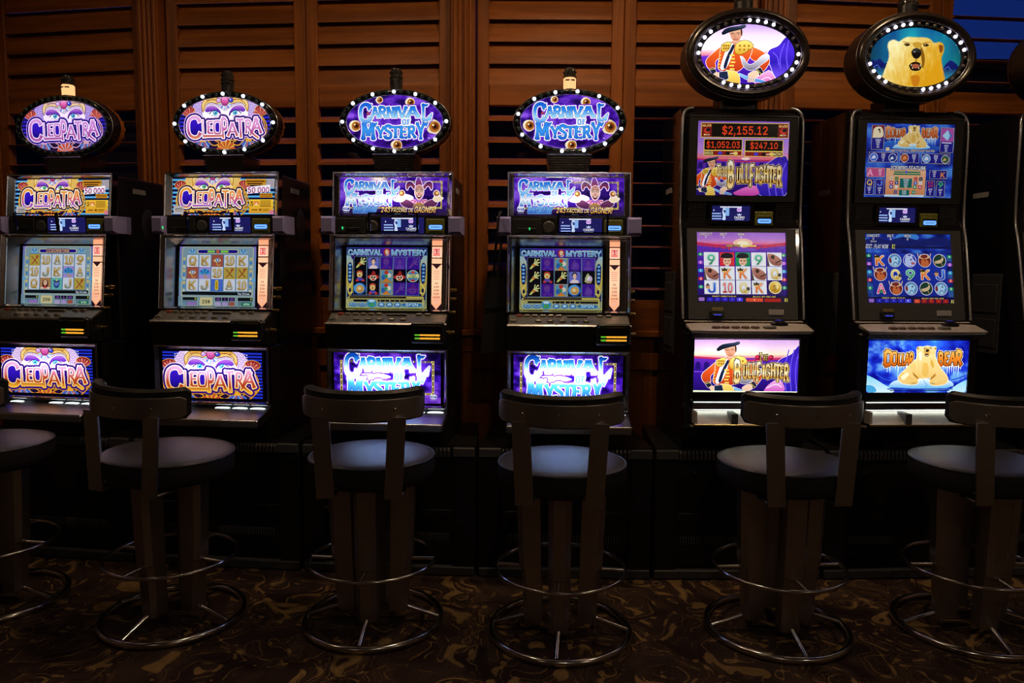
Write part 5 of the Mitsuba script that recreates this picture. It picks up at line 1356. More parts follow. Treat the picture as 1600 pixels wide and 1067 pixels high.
def bevel_ring(x0, x1, z0, z1, w, d, back=.02, rim=.004):
    """picture-frame moulding: thin flat rim, then faces sloping in towards the glass"""
    R = [(x0, x1, z0, z1, back), (x0, x1, z0, z1, -d), (x0 + rim, x1 - rim, z0 + rim, z1 - rim, -d), (x0 + w[0], x1 - w[1], z0 + w[2], z1 - w[3], 0), (x0 + w[0], x1 - w[1], z0 + w[2], z1 - w[3], back)]
    v = [p for a, b, c, e, y in R for p in ((a, y, c), (b, y, c), (b, y, e), (a, y, e))]
    f = []
    for i in range(5):
        j = (i + 1) % 5
        for k in range(4):
            l = (k + 1) % 4
            f += [(i * 4 + k, i * 4 + l, j * 4 + l), (i * 4 + k, j * 4 + l, j * 4 + k)]
    m = trimesh.Trimesh(v, f, process=False)
    m.fix_normals()
    return m
S = {}           # shape dicts shared by the machines
def build_upright():
    P = lambda n, m, b, sm=False, **k: S.__setitem__(n, mikit.ply(m, b, sm, **k))
    P('cabinet', cat([bx(-.270, .270, .012, .56, .615, 1.062, .006), bx(-.272, .272, .175, .56, 1.062, 1.866, .008), bx(-.268, .268, .115, .2, 1.578, 1.664, .004)]), 'mat_black')
    P('side_label', bx(-.0022, .0022, .30, .40, 1.790, 1.815), 'mat_labelwhite')
    sp = lathe([(0, .006), (.03, .006), (.052, .002), (.055, 0)], 28)
    sp.apply_transform(trimesh.transformations.rotation_matrix(rad(90), [0, 1, 0])); sp.vertices[:, 2] *= 1.5
    sp.apply_translation([.272, .42, 1.64])
    P('side_speaker', sp, 'mat_grey')
    lk = lathe([(0, .028), (.008, .028), (.009, .024), (.009, .004), (.013, .003), (.013, 0), (0, 0)], 14)
    lk.apply_transform(trimesh.transformations.rotation_matrix(rad(90), [0, 1, 0]))
    P('lock', lk, 'mat_brass', 30)
    # coin tray
    prof = [(.03, .783), (-.128, .7425), (-.137, .736), (-.137, .710), (-.125, .705), (.03, .735)]
    tr = prism_x(prof, -.274, .274, .006)
    P('coin_tray', cat([tr, bx(-.272, .272, .005, .03, .777, .792, .004)]), 'mat_steel')
    P('tray_lip', bx(-.273, .273, -.1405, -.1365, .732, .742, .0015), 'mat_chrome')
    t = np.arange(28) * 2 * np.pi / 28
    v = np.array([[.038 * math.copysign(abs(math.cos(a)) ** .7, math.cos(a)), .011 * math.sin(a), -.0045 * (1 - math.sin(a))] for a in t] + [[0, 0, -.0045]])
    f = np.array([[28, j, (j + 1) % 28] for j in range(28)])
    S['tray_light'] = mikit.ply((v, f), 'mat_print', emitter=glow((1.0, 1.15, 1.1), .03))
    # belly glass frame
    P('belly_frame', bevel_ring(-.275, .275, .792, 1.062, (.020, .020, .014, .022), .016), 'mat_mirror')
    P('belly_edge', cat([bx(-.275, .275, -.016, -.008, 1.052, 1.062, .003), bx(-.2765, -.271, -.014, .0, .792, 1.06, .002), bx(.271, .2765, -.014, .0, .792, 1.06, .002), bx(-.275, .275, -.016, -.008, .788, .796, .003)]), 'mat_chrome')
    P('belly_glass', bx(-.258, .258, -.002, .010, .803, 1.045), 'mat_print')
    # button deck
    prof = [(-.034, 1.178), (-.040, 1.172), (-.040, 1.162), (-.024, 1.066), (.10, 1.066), (.10, 1.228), (.064, 1.226)]
    P('button_deck', prism_x(prof, -.275, .275, .006), 'mat_black')
    P('deck_plate', prism_x([(-.031, 1.1800), (.060, 1.2265), (.060, 1.2245), (-.031, 1.1775)], -.268, .268), 'mat_deck')
    P('deck_edge', prism_x([(-.0415, 1.173), (-.034, 1.180), (-.028, 1.180), (-.039, 1.168)], -.276, .276), 'mat_chrome')
    k = bx(-.0145, .0145, -.0105, .0105, -.006, .010, .004)
    P('button', k, 'mat_key'); P('button_red', k, 'mat_keyred')
    P('rule_plate', bx(-.046, .046, -.013, .013, 0, .004, .001), 'mat_labelwhite')
    # note acceptor
    P('note_acceptor', cat([bx(.118, .272, -.058, .03, 1.090, 1.182, .008), bx(.125, .265, -.066, -.03, 1.168, 1.186, .006)]), 'mat_black')
    P('acceptor_slot', bx(.138, .252, -.0615, -.05, 1.104, 1.140, .002), 'mat_gloss')
    led = bx(-.012, .012, -.003, .003, -.004, .004, .002)
    S['led_amber'] = mikit.ply(led, 'mat_print', emitter=glow((.95, .42, .03), .02))
    S['led_green'] = mikit.ply(led, 'mat_print', emitter=glow((.10, .42, .02), .02))
    # monitor bezel and its recess
    fr = oct_frame(-.279, .279, 1.226, 1.577, (.018, .018, .010, .016))
    P('monitor_bezel', lean(bevel_ring(-.279, .279, 1.226, 1.577, (.018, .018, .010, .016), .020), .062, 1.226, .10, 1.577), 'mat_mirror')
    e = [bx(-.281, -.276, -.024, -.016, 1.226, 1.577, .002), bx(.276, .281, -.024, -.016, 1.226, 1.577, .002), bx(-.281, .281, -.024, -.016, 1.572, 1.578, .002)]
    e += [bx(-.2625, -.2595, -.010, -.002, 1.236, 1.56, .0015), bx(.2595, .2625, -.010, -.002, 1.236, 1.56, .0015), bx(-.262, .262, -.010, -.002, 1.559, 1.562, .0015)]
    P('bezel_edge', lean(cat(e), .062, 1.226, .10, 1.577), 'mat_chrome')
    o = [(-.261, 1.236), (.261, 1.236), (.261, 1.561), (-.261, 1.561)]
    i = [(-.240, 1.236), (.175, 1.236), (.175, 1.528), (-.240, 1.528)]
    yo = lambda z: .062 + (z - 1.226) * .038 / .351
    v = [(x, yo(z), z) for x, z in o] + [(x, yo(z) + .055, z) for x, z in i]
    f = []
    for a in range(4):
        b = (a + 1) % 4
        f += [(a, b, 4 + b), (a, 4 + b, 4 + a)]
    f += [(4, 5, 6), (4, 6, 7)]
    P('recess', trimesh.Trimesh(v, f[:-2], process=False), 'mat_recess'); P('recess_back', trimesh.Trimesh(v, f[-2:], process=False), 'mat_gloss')
    # little screens row
    P('display_surround', front(oct_frame(-.060, .160, 1.578, 1.664, (.008, .008, .007, .005)), .012, .115), 'mat_gloss')
    P('card_reader', cat([bx(.160, .246, .100, .118, 1.582, 1.652, .004), bx(.172, .238, .094, .104, 1.594, 1.600, .002)]), 'mat_olive')
    P('ticket_panel', cat([bx(-.262, -.125, .108, .118, 1.584, 1.655, .003), bx(-.235, -.150, .102, .110, 1.606, 1.612, .002), bx(-.235, -.215, .104, .110, 1.590, 1.600, .001)]), 'mat_black_matt')
    ar = Polygon([(0, .012), (.009, .003), (.004, .003), (.004, -.010), (-.004, -.010), (-.004, .003), (-.009, .003)])
    S['arrow_light'] = mikit.ply(front(affinity.translate(affinity.scale(ar, .62, .62, origin=(0, 0)), -.180, 1.598), .002, .106), 'mat_print', emitter=glow((.04, .80, .20), .02))
    sp = lathe([(0, .004), (.022, .004), (.028, 0)], 24); sp.apply_transform(trimesh.transformations.rotation_matrix(rad(90), [1, 0, 0])); sp.apply_translation([-.092, .114, 1.618])
    P('round_speaker', sp, 'mat_grey')
    pod = hull([(x, y, z) for x, y0 in ((-.036, .10), (-.030, .072), (.030, .062), (.036, .075)) for y in (y0, .19) for z in ((-.030, .030) if y < .1 else (-.042, .042))] + [(x, .085, z) for x in (-.037, .037) for z in (-.040, .040)])
    pod.vertices[:, 0] *= .86
    P('speaker_pod', pod, 'mat_pod', 25)
    P('pod_bracket', bx(-.02, .02, .12, .19, 1.600, 1.645, .004), 'mat_black')
    # upper printed glass
    P('upper_frame', lean(bevel_ring(-.281, .281, 1.664, 1.868, (.028, .028, .005, .020), .024), .1396, 1.664, .1622, 1.868), 'mat_mirror')
    e = [bx(-.2825, -.276, -.034, -.026, 1.664, 1.868, .002), bx(.276, .2825, -.034, -.026, 1.664, 1.868, .002), bx(-.282, .282, -.034, -.026, 1.862, 1.870, .002),
         bx(-.256, -.253, -.012, -.004, 1.668, 1.850, .0015), bx(.2535, .2565, -.012, -.004, 1.668, 1.850, .0015), bx(-.256, .256, -.012, -.004, 1.847, 1.850, .0015)]
    P('upper_edge', lean(cat(e), .146, 1.664, .168, 1.868), 'mat_chrome')
    # ribbed neck
    rib = []
    for j in range(8):
        z = 1.874 + j * .0105
        w = .092 + j * .0016
        rib.append(bx(-w, w, .165 - j * .001, .34, z, z + .0065, .002))
    P('neck', cat([bx(-.088, .088, .175, .33, 1.862, 1.97)] + rib), 'mat_darkchrome')
    # oval sign
    P('sign_rim', ell_ring(.2295, .1235, .260, .147, .178, .25, bulge=.004), 'mat_gloss', 40)
    P('sign_edge', cat([tube([(.2605 * math.cos(t), .186, .1475 * math.sin(t)) for t in np.arange(90) * 2 * np.pi / 90], .0022, 6, True),
                        tube([(.2285 * math.cos(t), .180, .1228 * math.sin(t)) for t in np.arange(90) * 2 * np.pi / 90], .0022, 6, True)]), 'mat_chrome', 60)
    rows = []
    n = 72
    for s, y in ((1, .245), (1.0, .262), (.96, .29), (.84, .325), (.6, .355), (.3, .37), (.02, .375)):
        t = np.arange(n) * 2 * np.pi / n
        fl = 1 + (.018 * np.cos(t * 24) if .2 < s < 1 else 0 * t)
        rows.append(np.stack([.262 * s * fl * np.cos(t), np.full(n, y), .149 * s * fl * np.sin(t)], 1))
    v = np.vstack(rows); f = []
    for a in range(len(rows) - 1):
        for b in range(n):
            c = (b + 1) % n
            f += [(a * n + b, a * n + c, a * n + n + c), (a * n + b, a * n + n + c, a * n + n + b)]
    P('back_shell', trimesh.Trimesh(v, f, process=False), 'mat_wood', 40)
    bl = trimesh.creation.icosphere(1, .0088)
    bl.vertices[:, 1] *= .8
    P('bulb', bl, 'mat_bulb', True); P('bulb_grey', bl, 'mat_bulbgrey', True)
    bl2 = trimesh.creation.icosphere(1, .0092)
    S['bulb_lit'] = mikit.ply(bl2, 'mat_bulb', True, emitter=glow((1.9, 2.3, 2.7), .02))
    bl3 = trimesh.creation.icosphere(1, .0088)
    S['bulb_violet'] = mikit.ply(bl3, 'mat_bulb', True, emitter=glow((2.3, 2.1, 2.8), .02))
    # candle lamp
    P('candle_base', lathe([(0, 2.24), (.032, 2.24), (.032, 2.256), (.029, 2.258), (0, 2.258)], 28), 'mat_black', 30)
    c = lathe([(0, 2.256), (.029, 2.256), (.0295, 2.306), (.026, 2.309), (0, 2.309)], 28)
    P('candle_dark', c, 'mat_smoke', 30)
    S['candle_lit'] = mikit.ply(c, 'mat_print', 30, emitter=glow((1.35, .66, .27), .25))
    P('candle_vent', cat([bx(-.021, -.002, -.0305, -.02, 2.293, 2.298), bx(.004, .022, -.0305, -.02, 2.293, 2.298)]), 'mat_black')
    P('candle_cap', cat([lathe([(0, 2.311), (.027, 2.311), (.028, 2.330), (.026, 2.334), (.026, 2.346), (.022, 2.354), (.0, 2.356)], 28)] + [trimesh.creation.icosphere(1, .0045).apply_translation([.028 * math.cos(a), .028 * math.sin(a), z]) for z in (2.314, 2.336) for a in np.arange(10) * .628]), 'mat_smoke', 40)
build_upright()

def upright(X, label, eyes, top_art, upper, reel, belly, bulbs, candle, tray=(-.155, .053, .138, .223), pods='mat_pod'):
    key = thing('slot_machine', label, 'slot machine', 'slot machines in a row')
    M = at(X)
    p = lambda n, s, off=None: put(key, n, S[s] if isinstance(s, str) else s, M @ T().translate(list(off)) if off else M)
    p('cabinet', 'cabinet'); p('cabinet__side_label', 'side_label', (-.2725, 0, 0)); p('cabinet__side_label', 'side_label', (.2725, 0, 0)); p('cabinet__speaker_grille', 'side_speaker')
    for z, y in ((1.325, .10), (1.285, .085), (1.225, .06), (1.135, .03)):
        p('cabinet__lock', 'lock', (.276, y, z))
    p('coin_tray', 'coin_tray'); p('coin_tray__lip', 'tray_lip')
    for x in tray:
        p('coin_tray__lamp', 'tray_light', (x, -.014, .7772))
    p('belly_panel', 'belly_frame'); p('belly_panel__edge', 'belly_edge'); p('belly_panel__glass', 'belly_glass')
    p('belly_panel__printed_glass', belly)
    p('button_deck', 'button_deck'); p('button_deck__plate', 'deck_plate'); p('button_deck__edge', 'deck_edge')
    zt = lambda y: 1.1800 + (y + .031) * .0465 / .091
    for k, x in enumerate((-.222, -.188, -.152, -.115, -.079, -.044, .141, .181)):
        p('button_deck__button', 'button_red' if k == 0 else 'button', (x, .034, zt(.034) - .002))
    for x in (-.250, -.137, -.082, -.029, .024, .077):
        p('button_deck__button', 'button', (x, -.008, zt(-.008) - .002))
    p('button_deck__rule_plate', 'rule_plate', (.038, .034, zt(.034)))
    p('note_acceptor', 'note_acceptor'); p('note_acceptor__slot', 'acceptor_slot')
    for r in range(2):
        for k in range(5):
            p('note_acceptor__indicator', 'led_green' if k == 0 else 'led_amber', (.150 + k * .0225, -.062, 1.114 + r * .015))
    p('monitor', 'monitor_bezel'); p('monitor__edge', 'bezel_edge'); p('monitor__recess', 'recess'); p('monitor__recess_back', 'recess_back'); p('monitor__screen', reel)
    p('monitor__fee_strip', FEE[0]); p('monitor__fee_strip', FEE[1])
    p('player_display', 'display_surround'); p('player_display__screen', DISP)
    p('card_reader', 'card_reader'); p('card_reader__slot_light', CARD)
    p('ticket_panel', 'ticket_panel'); p('ticket_panel__arrow_light', 'arrow_light'); p('ticket_panel__speaker', 'round_speaker')
    p('speaker__bracket', 'pod_bracket', (-.275, 0, 0)); p('speaker_001__bracket', 'pod_bracket', (.275, 0, 0))
    p('speaker', 'speaker_pod', (-.297, .01, 1.622)); p('speaker', 'speaker_pod', (.297, .01, 1.622))
    p('upper_panel', 'upper_frame'); p('upper_panel__edge', 'upper_edge'); p('upper_panel__printed_glass', upper)
    p('sign_neck', 'neck')
    o = (0, 0, 2.104)
    p('oval_sign', 'sign_rim', o); p('oval_sign__edge', 'sign_edge', o); p('oval_sign__back_shell', 'back_shell', o); p('oval_sign__face', top_art, o)
    for k in range(36):
        t = rad(90 - k * 10)
        # the bulbs stand evenly spaced along the oval
        t = BULB_T[k]
        p('oval_sign__bulb', 'bulb_lit' if bulbs is not None and k % 3 == bulbs else 'bulb', (.2445 * math.cos(t), .172, 2.104 + .1352 * math.sin(t)))
    c = (0, .225, 0)
    p('candle_lamp', 'candle_base', c); p('candle_lamp__lens', 'candle_lit' if candle else 'candle_dark', c); p('candle_lamp__vent', 'candle_vent', c); p('candle_lamp__cap', 'candle_cap', c)
    return key

def even_angles(a, b, n, start):
    t = np.linspace(0, 2 * np.pi, 4001)
    s = np.concatenate([[0], np.cumsum(np.hypot(np.diff(a * np.cos(t)), np.diff(b * np.sin(t))))])
    out = []
    s0 = np.interp(start, t, s)
    for k in range(n):
        out.append(float(np.interp((s0 - s[-1] * k / n) % s[-1], s, t)))
    return out
BULB_T = even_angles(.2445, .1352, 36, math.pi / 2)
FEE = [art_shape(fee_strip(60), .188, .234, 1.236, 1.556, .080, .112, 'mat_screen'), None]
def side_strip():
    a = fee_strip(26)
    def place(u, v, d):
        t = (480 - v) / 480
        return .234 + u / 26 * .022, .080 + .032 * t + u / 26 * .022 - d, 1.236 + .320 * t
    p, f, c = a.mesh(place)
    return mikit.ply((p, f), 'mat_screen', color=c, emitter={'type': 'area', 'sampling_weight': 0.0, 'radiance': {'type': 'mesh_attribute', 'name': 'vertex_color'}})
FEE[1] = side_strip()
DISP = art_shape(player_display(), -.051, .151, 1.585, 1.659, .110, .110, 'mat_screen')
CARD = art_shape(card_glow(), .174, .238, 1.603, 1.625, .0985, .0985, 'mat_screen')

def oval_shape(A, cu, cv, a, b, ha, hb, y=.186):
    return art_shape(A, -ha, ha, -hb, hb, y, y, box=(cu - a, cv - b, cu + a, cv + b))
E_BOX = (200, 318, 1070, 802)
def eyes_oval(pal):
    return oval_shape(eyes_art(E_BOX, None, pal, ell(635, 560, 435, 242), gain=.98), 635, 560, 435, 242, .2288, .1230)
def aff_eyes(sc, cu, cv, u, v):
    return (sc, u - sc * cu, sc, v - sc * cv)
EYE_OVALS = [eyes_oval('violet'), eyes_oval('oval')]
def eyes_upper():
    A = eyes_art((225, 135, 1325, 545), (1.0, 16, 1.05, -253), 'gold', gain=.92, stripes=9, logo_aff=(.985, 30, 1.06, -275))
    A.aff = None
    A.rect(1240, 150, 1325, 250, '#a8a0a8'); A.rect(1012, 150, 1235, 218, '#c89028'); A.rect(1024, 170, 1220, 186, '#6a3a10'); A.rect(1034, 196, 1196, 210, '#5a3210')
    A.poly([(1030, 238), (1278, 214), (1282, 292), (1034, 312)], '#f8f0f4')
    A.text('50 000', 1156, 300, 58, [(235, '#b03a9a'), (300, '#8a2050')], w=228, anchor='c', shear=0)
    A.rect(1170, 306, 1308, 354, '#c88a28'); A.rect(1180, 318, 1298, 328, '#8a5010'); A.rect(1180, 336, 1298, 344, '#8a5010')
    A.rect(1058, 372, 1318, 522, [(372, '#f4c838'), (522, '#d89a28')])
    A.text('3', 1084, 440, 46, '#5a2c10', anchor='c'); A.rect(1108, 392, 1164, 436, '#e08040'); A.poly([(1112, 436), (1136, 404), (1160, 436)], '#f8d8a0')
    for k in range(5):
        A.rect(1176, 384 + k * 15, 1290, 392 + k * 15, '#8a5a14', same=k > 0)
    A.rect(1088, 478, 1150, 490, '#8a4a14'); A.rect(1166, 472, 1194, 496, '#8a5a14'); A.rect(1204, 474, 1280, 482, '#8a5a14'); A.rect(1204, 490, 1270, 498, '#8a5a14')
    A.disc(1300, 510, 24, '#d8788a')
    A.rect(240, 440, 350, 528, '#b8b0b0'); A.rect(258, 466, 340, 480, '#787070'); A.rect(258, 490, 340, 500, '#8a8282')
    return art_shape(A, -.252, .253, 1.668, 1.848, .140, .160)
EYE_UPPER = eyes_upper()
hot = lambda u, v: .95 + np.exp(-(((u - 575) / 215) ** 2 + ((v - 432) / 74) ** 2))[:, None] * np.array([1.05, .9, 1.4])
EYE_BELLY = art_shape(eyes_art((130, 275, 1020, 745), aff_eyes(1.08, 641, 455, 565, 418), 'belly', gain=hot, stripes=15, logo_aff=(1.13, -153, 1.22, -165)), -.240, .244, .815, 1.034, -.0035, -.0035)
REELS_E = [[['x', '10', 'A', '10', '9'], ['10', 'J', 'K', 'fan', 'A'], ['Q', 'queen', 'scarab', 'J', 'x']],
           [['Q', 'K', 'eye', '10', 'K'], ['eye', 'fan', '10', 'x', 'x'], ['K', 'J', 'crook', 'A', '10']]]
REELS_C = [[['hand', 'lady', '-clown', '-lady', '-hand'], ['clown', 'hat', 'wild', 'hat', 'bonus'], ['orb', 'clown', '-wild', '-hand', '-hat']],
           [['hand', '-clown', '-wild', '-ball', '-lady'], ['hand', 'clown', 'hand', 'lady', 'ball'], ['hand', '-clown', '-wild', 'orb', '-ball']]]
SCR = dict(x0=-.2235, x1=.160, z0=1.238, z1=1.522, y0=.1165, y1=.1475, bsdf='mat_screen')
CARN_OVAL = oval_shape(carnival_oval(), 588, 545, 456, 250, .2288, .1230)
CARN_UPPER = art_shape(carnival_upper(), -.253, .253, 1.668, 1.848, .140, .160)
CARN_BELLY = art_shape(carnival_belly(), -.246, .246, .812, 1.040, -.0035, -.0035)
MX = [-2.227, -1.393, -.567, .254, 1.052, 1.838, 2.655]
upright(MX[0], 'slot machine at far left with violet eyes sign and no bulbs lit round it', True, EYE_OVALS[0], EYE_UPPER, art_shape(screen_egypt(REELS_E[0], 'logo', 'Play 20 Lines'), **SCR), EYE_BELLY, None, True)
upright(MX[1], 'slot machine with blue-eyed queen sign ringed by lit bulbs, second from the left', True, EYE_OVALS[1], EYE_UPPER, art_shape(screen_egypt(REELS_E[1], 'bars', 'Play 20 Lines'), **SCR), EYE_BELLY, 0, False)
upright(MX[2], 'purple carnival slot machine with an unlit candle lamp on top, third from the left', False, CARN_OVAL, CARN_UPPER, art_shape(screen_carnival(REELS_C[0], '10'), **SCR), CARN_BELLY, 0, False)
upright(MX[3], 'purple carnival slot machine with a glowing candle lamp on top, fourth from the left', False, CARN_OVAL, CARN_UPPER, art_shape(screen_carnival(REELS_C[1], '50'), **SCR), CARN_BELLY, 1, True)

# ---------------------------------------------------------------- slot machines, tall black kind (two screens, large oval sign)
BB_T = even_angles(.2275, .1460, 32, math.pi / 2)
def build_tall():
    P = lambda n, m, b, sm=False, **k: S.__setitem__('t_' + n, mikit.ply(m, b, sm, **k))
    col = ext_x([(.055, 1.195), (.135, 1.62), (.158, 1.665), (.158, 2.125), (.190, 2.168), (.55, 2.168), (.55, 1.195)], -.279, .279)
    low = cat([bx(-.279, .279, .012, .55, .615, 1.195, .006), bx(-.279, -.238, -.012, .05, .66, 1.15, .008), bx(.238, .279, -.012, .05, .66, 1.15, .008), bx(-.279, .279, -.05, .05, .655, .737, .01)])
    P('cabinet', cat([col, low]), 'mat_gloss')
    P('side_label', bx(-.003, .003, .33, .43, 1.800, 1.825), 'mat_labelwhite')
    P('side_plate', bx(-.004, .004, .20, .40, 1.03, 1.42, .003), 'mat_grey'); P('side_cover', bx(-.005, .005, .22, .38, 0, .14, .003), 'mat_grey')
    for nm, s in (('l', -1), ('r', 1)):
        pts = [(s * .276, .05, 1.205), (s * .279, .125, 1.60), (s * .279, .152, 1.665), (s * .279, .152, 2.10), (s * .272, .160, 2.140), (s * .255, .170, 2.163), (s * .225, .176, 2.169)]
        P('edge_' + nm, tube(chaikin(pts, 2), .0075, 10), 'mat_chrome', 50)
    P('upper_bezel', xz(ext(oct_frame(-.248, .250, 1.742, 2.128, (.040, .036, .028, .022)), .012)).apply_translation([0, .157, 0]), 'mat_black_matt')
    P('upper_edge', cat([bx(-.251, -.247, .142, .150, 1.742, 2.128, .0015), bx(.249, .253, .142, .150, 1.742, 2.128, .0015), bx(-.25, .252, .142, .150, 2.126, 2.130, .0015)]), 'mat_darkchrome')
    holes = [bx(x - .0018, x + .0018, .1475, .152, z - .0018, z + .0018) for x in np.arange(-.236, -.155, .009) for z in np.arange(1.642, 1.735, .009)] + [bx(x - .0018, x + .0018, .1475, .152, z - .0018, z + .0018) for x in np.arange(.168, .243, .009) for z in np.arange(1.642, 1.735, .009)]
    P('speaker_grille', cat(holes), 'mat_grey')
    P('display_surround', xz(ext(oct_frame(-.146, .058, 1.640, 1.732, (.012, .014, .014, .008)), .012)).apply_translation([0, .150, 0]), 'mat_gloss')
    P('card_reader', cat([bx(.066, .152, .140, .16, 1.632, 1.698, .004), bx(.078, .140, .136, .146, 1.672, 1.678, .002)]), 'mat_olive')
    P('monitor_panel', lean(xz(ext(oct_frame(-.250, .250, 1.205, 1.618, (.044, .044, .078, .017)), .012)), .060, 1.205, .136, 1.618), 'mat_grey')
    P('bill_slot', lean(cat([bx(-.155, -.093, -.030, -.012, 1.215, 1.243, .003), bx(-.150, -.098, -.034, -.028, 1.222, 1.232, .002)]), .060, 1.205, .136, 1.618), 'mat_black')
    P('bill_label', lean(bx(-.150, -.098, -.0325, -.029, 1.244, 1.258, .001), .060, 1.205, .136, 1.618), 'mat_brass')
    P('notice_plate', lean(bx(.115, .185, -.0155, -.012, 1.226, 1.250, .001), .060, 1.205, .136, 1.618), 'mat_labelwhite')
    S['t_slot_glow'] = mikit.ply(lean(bx(-.142, -.106, -.0365, -.034, 1.224, 1.229, .001), .060, 1.205, .136, 1.618), 'mat_print', emitter=glow((.04, .05, .55), .02))
    # curved deck
    th = np.linspace(-1, 1, 15)
    top = [(x * .272, -.108 + .030 * abs(x) ** 3, 1.163) for x in th] + [(.272, .075, 1.204), (-.272, .075, 1.204)]
    bot = [(x * .262, -.100 + .030 * abs(x) ** 3, 1.150) for x in th] + [(.272, .075, 1.180), (-.272, .075, 1.180)]
    P('deck', hull(top + bot), 'mat_deck_light')
    P('deck_apron', hull([(x * .266, -.098 + .030 * abs(x) ** 3, 1.152) for x in th] + [(x * .262, -.075 + .030 * abs(x) ** 3, 1.128) for x in th] + [(x * .266, .06, z) for x in (-1, 1) for z in (1.112, 1.19)]), 'mat_black')
    b = lathe([(0, .010), (.012, .0095), (.019, .006), (.020, 0)], 20); b.vertices[:, 1] *= .68
    P('button', b, 'mat_rub', 40)
    b = lathe([(0, .012), (.018, .0115), (.029, .007), (.031, 0)], 24); b.vertices[:, 1] *= .5
    P('play_button', b, 'mat_key', 40)
    b = lathe([(0, .020), (.020, .017), (.036, .009), (.040, 0)], 28); b.vertices[:, 1] *= .62
    P('dome', b, 'mat_gloss', 40)
    S['t_dome_glow'] = mikit.ply((np.array([[.019 * math.cos(a), .010 * math.sin(a), .0195] for a in np.arange(20) * .31416] + [[0, 0, .0215]]), np.array([[20, j, (j + 1) % 20] for j in range(20)])), 'mat_print', emitter=glow((.03, .04, .70), .02))
    # belly frame, lamp line and pay-out tray
    P('belly_frame', front(oct_frame(-.248, .248, .872, 1.124, (.011, .011, .008, .006)), .014, .008), 'mat_black')
    P('belly_edge', cat([bx(-.2385, -.2355, -.010, -.004, .880, 1.118, .001), bx(.2355, .2385, -.010, -.004, .880, 1.118, .001), bx(-.238, .238, -.012, -.004, .8765, .8805, .001)]), 'mat_chrome')
    P('belly_band', bx(-.240, .240, -.004, .02, .836, .874, .003), 'mat_gloss')
    S['t_lamp_line'] = mikit.ply(bx(-.232, .232, -.016, -.010, .8325, .8375), 'mat_print', emitter=glow((1.0, 1.08, .95), .10))
    S['t_tray_lamp'] = mikit.ply(bx(-.225, .225, -.004, .012, .7955, .7975), 'mat_print', emitter=glow((2.0, 2.2, 1.9), .4))
    P('tray_hood', prism_x([(-.014, .832), (.02, .832), (.02, .796), (-.010, .802)], -.238, .238, .002), 'mat_darkchrome')
    P('pay_tray', cat([prism_x([(-.066, .741), (-.066, .737), (.02, .780), (.02, .796)], -.238, .238), bx(-.238, -.226, -.06, .02, .74, .80, .003), bx(.226, .238, -.06, .02, .74, .80, .003)]), 'mat_deck_light')
    P('tray_rim', cat([bx(-.242, .242, -.071, -.063, .735, .744, .002)]), 'mat_brass')
    P('tray_bar', bx(-.075, -.045, -.064, .018, .742, .79, .002), 'mat_grey')
    # sign
    P('neck', cat([bx(-.085, .085, .22, .36, 2.16, 2.245, .008)]), 'mat_black')
    P('sign_rim', ell_ring(.2400, .1585, .281, .2005, .138, .26, 84, bulge=.008), 'mat_rim', 40)
    P('sign_band', ell_ring(.2140, .1320, .2395, .1580, .152, .20, 84), 'mat_black_matt', 40)
    P('sign_back', trimesh.creation.icosphere(3, 1.0).apply_transform(np.diag([.283, .10, .200, 1])).apply_translation([0, .262, 0]), 'mat_gloss', 40)
    P('sign_edge', cat([tube([(.2822 * math.cos(t), .156, .2018 * math.sin(t)) for t in np.arange(90) * 2 * np.pi / 90], .0015, 6, True), tube([(.2400 * math.cos(t), .143, .1585 * math.sin(t)) for t in np.arange(90) * 2 * np.pi / 90], .0015, 6, True)]), 'mat_chrome', 60)
    P('candle', cat([lathe([(0, 2.59), (.043, 2.59), (.043, 2.655), (.040, 2.66), (0, 2.66)], 28)]), 'mat_black', 30)
    P('candle_cap', cat([lathe([(0, 2.66), (.040, 2.66), (.040, 2.70), (.034, 2.712), (0, 2.714)], 28)] + [trimesh.creation.icosphere(1, .005).apply_translation([.040 * math.cos(a), .040 * math.sin(a), 2.668]) for a in np.arange(12) * .5236]), 'mat_smoke', 40)
build_tall()

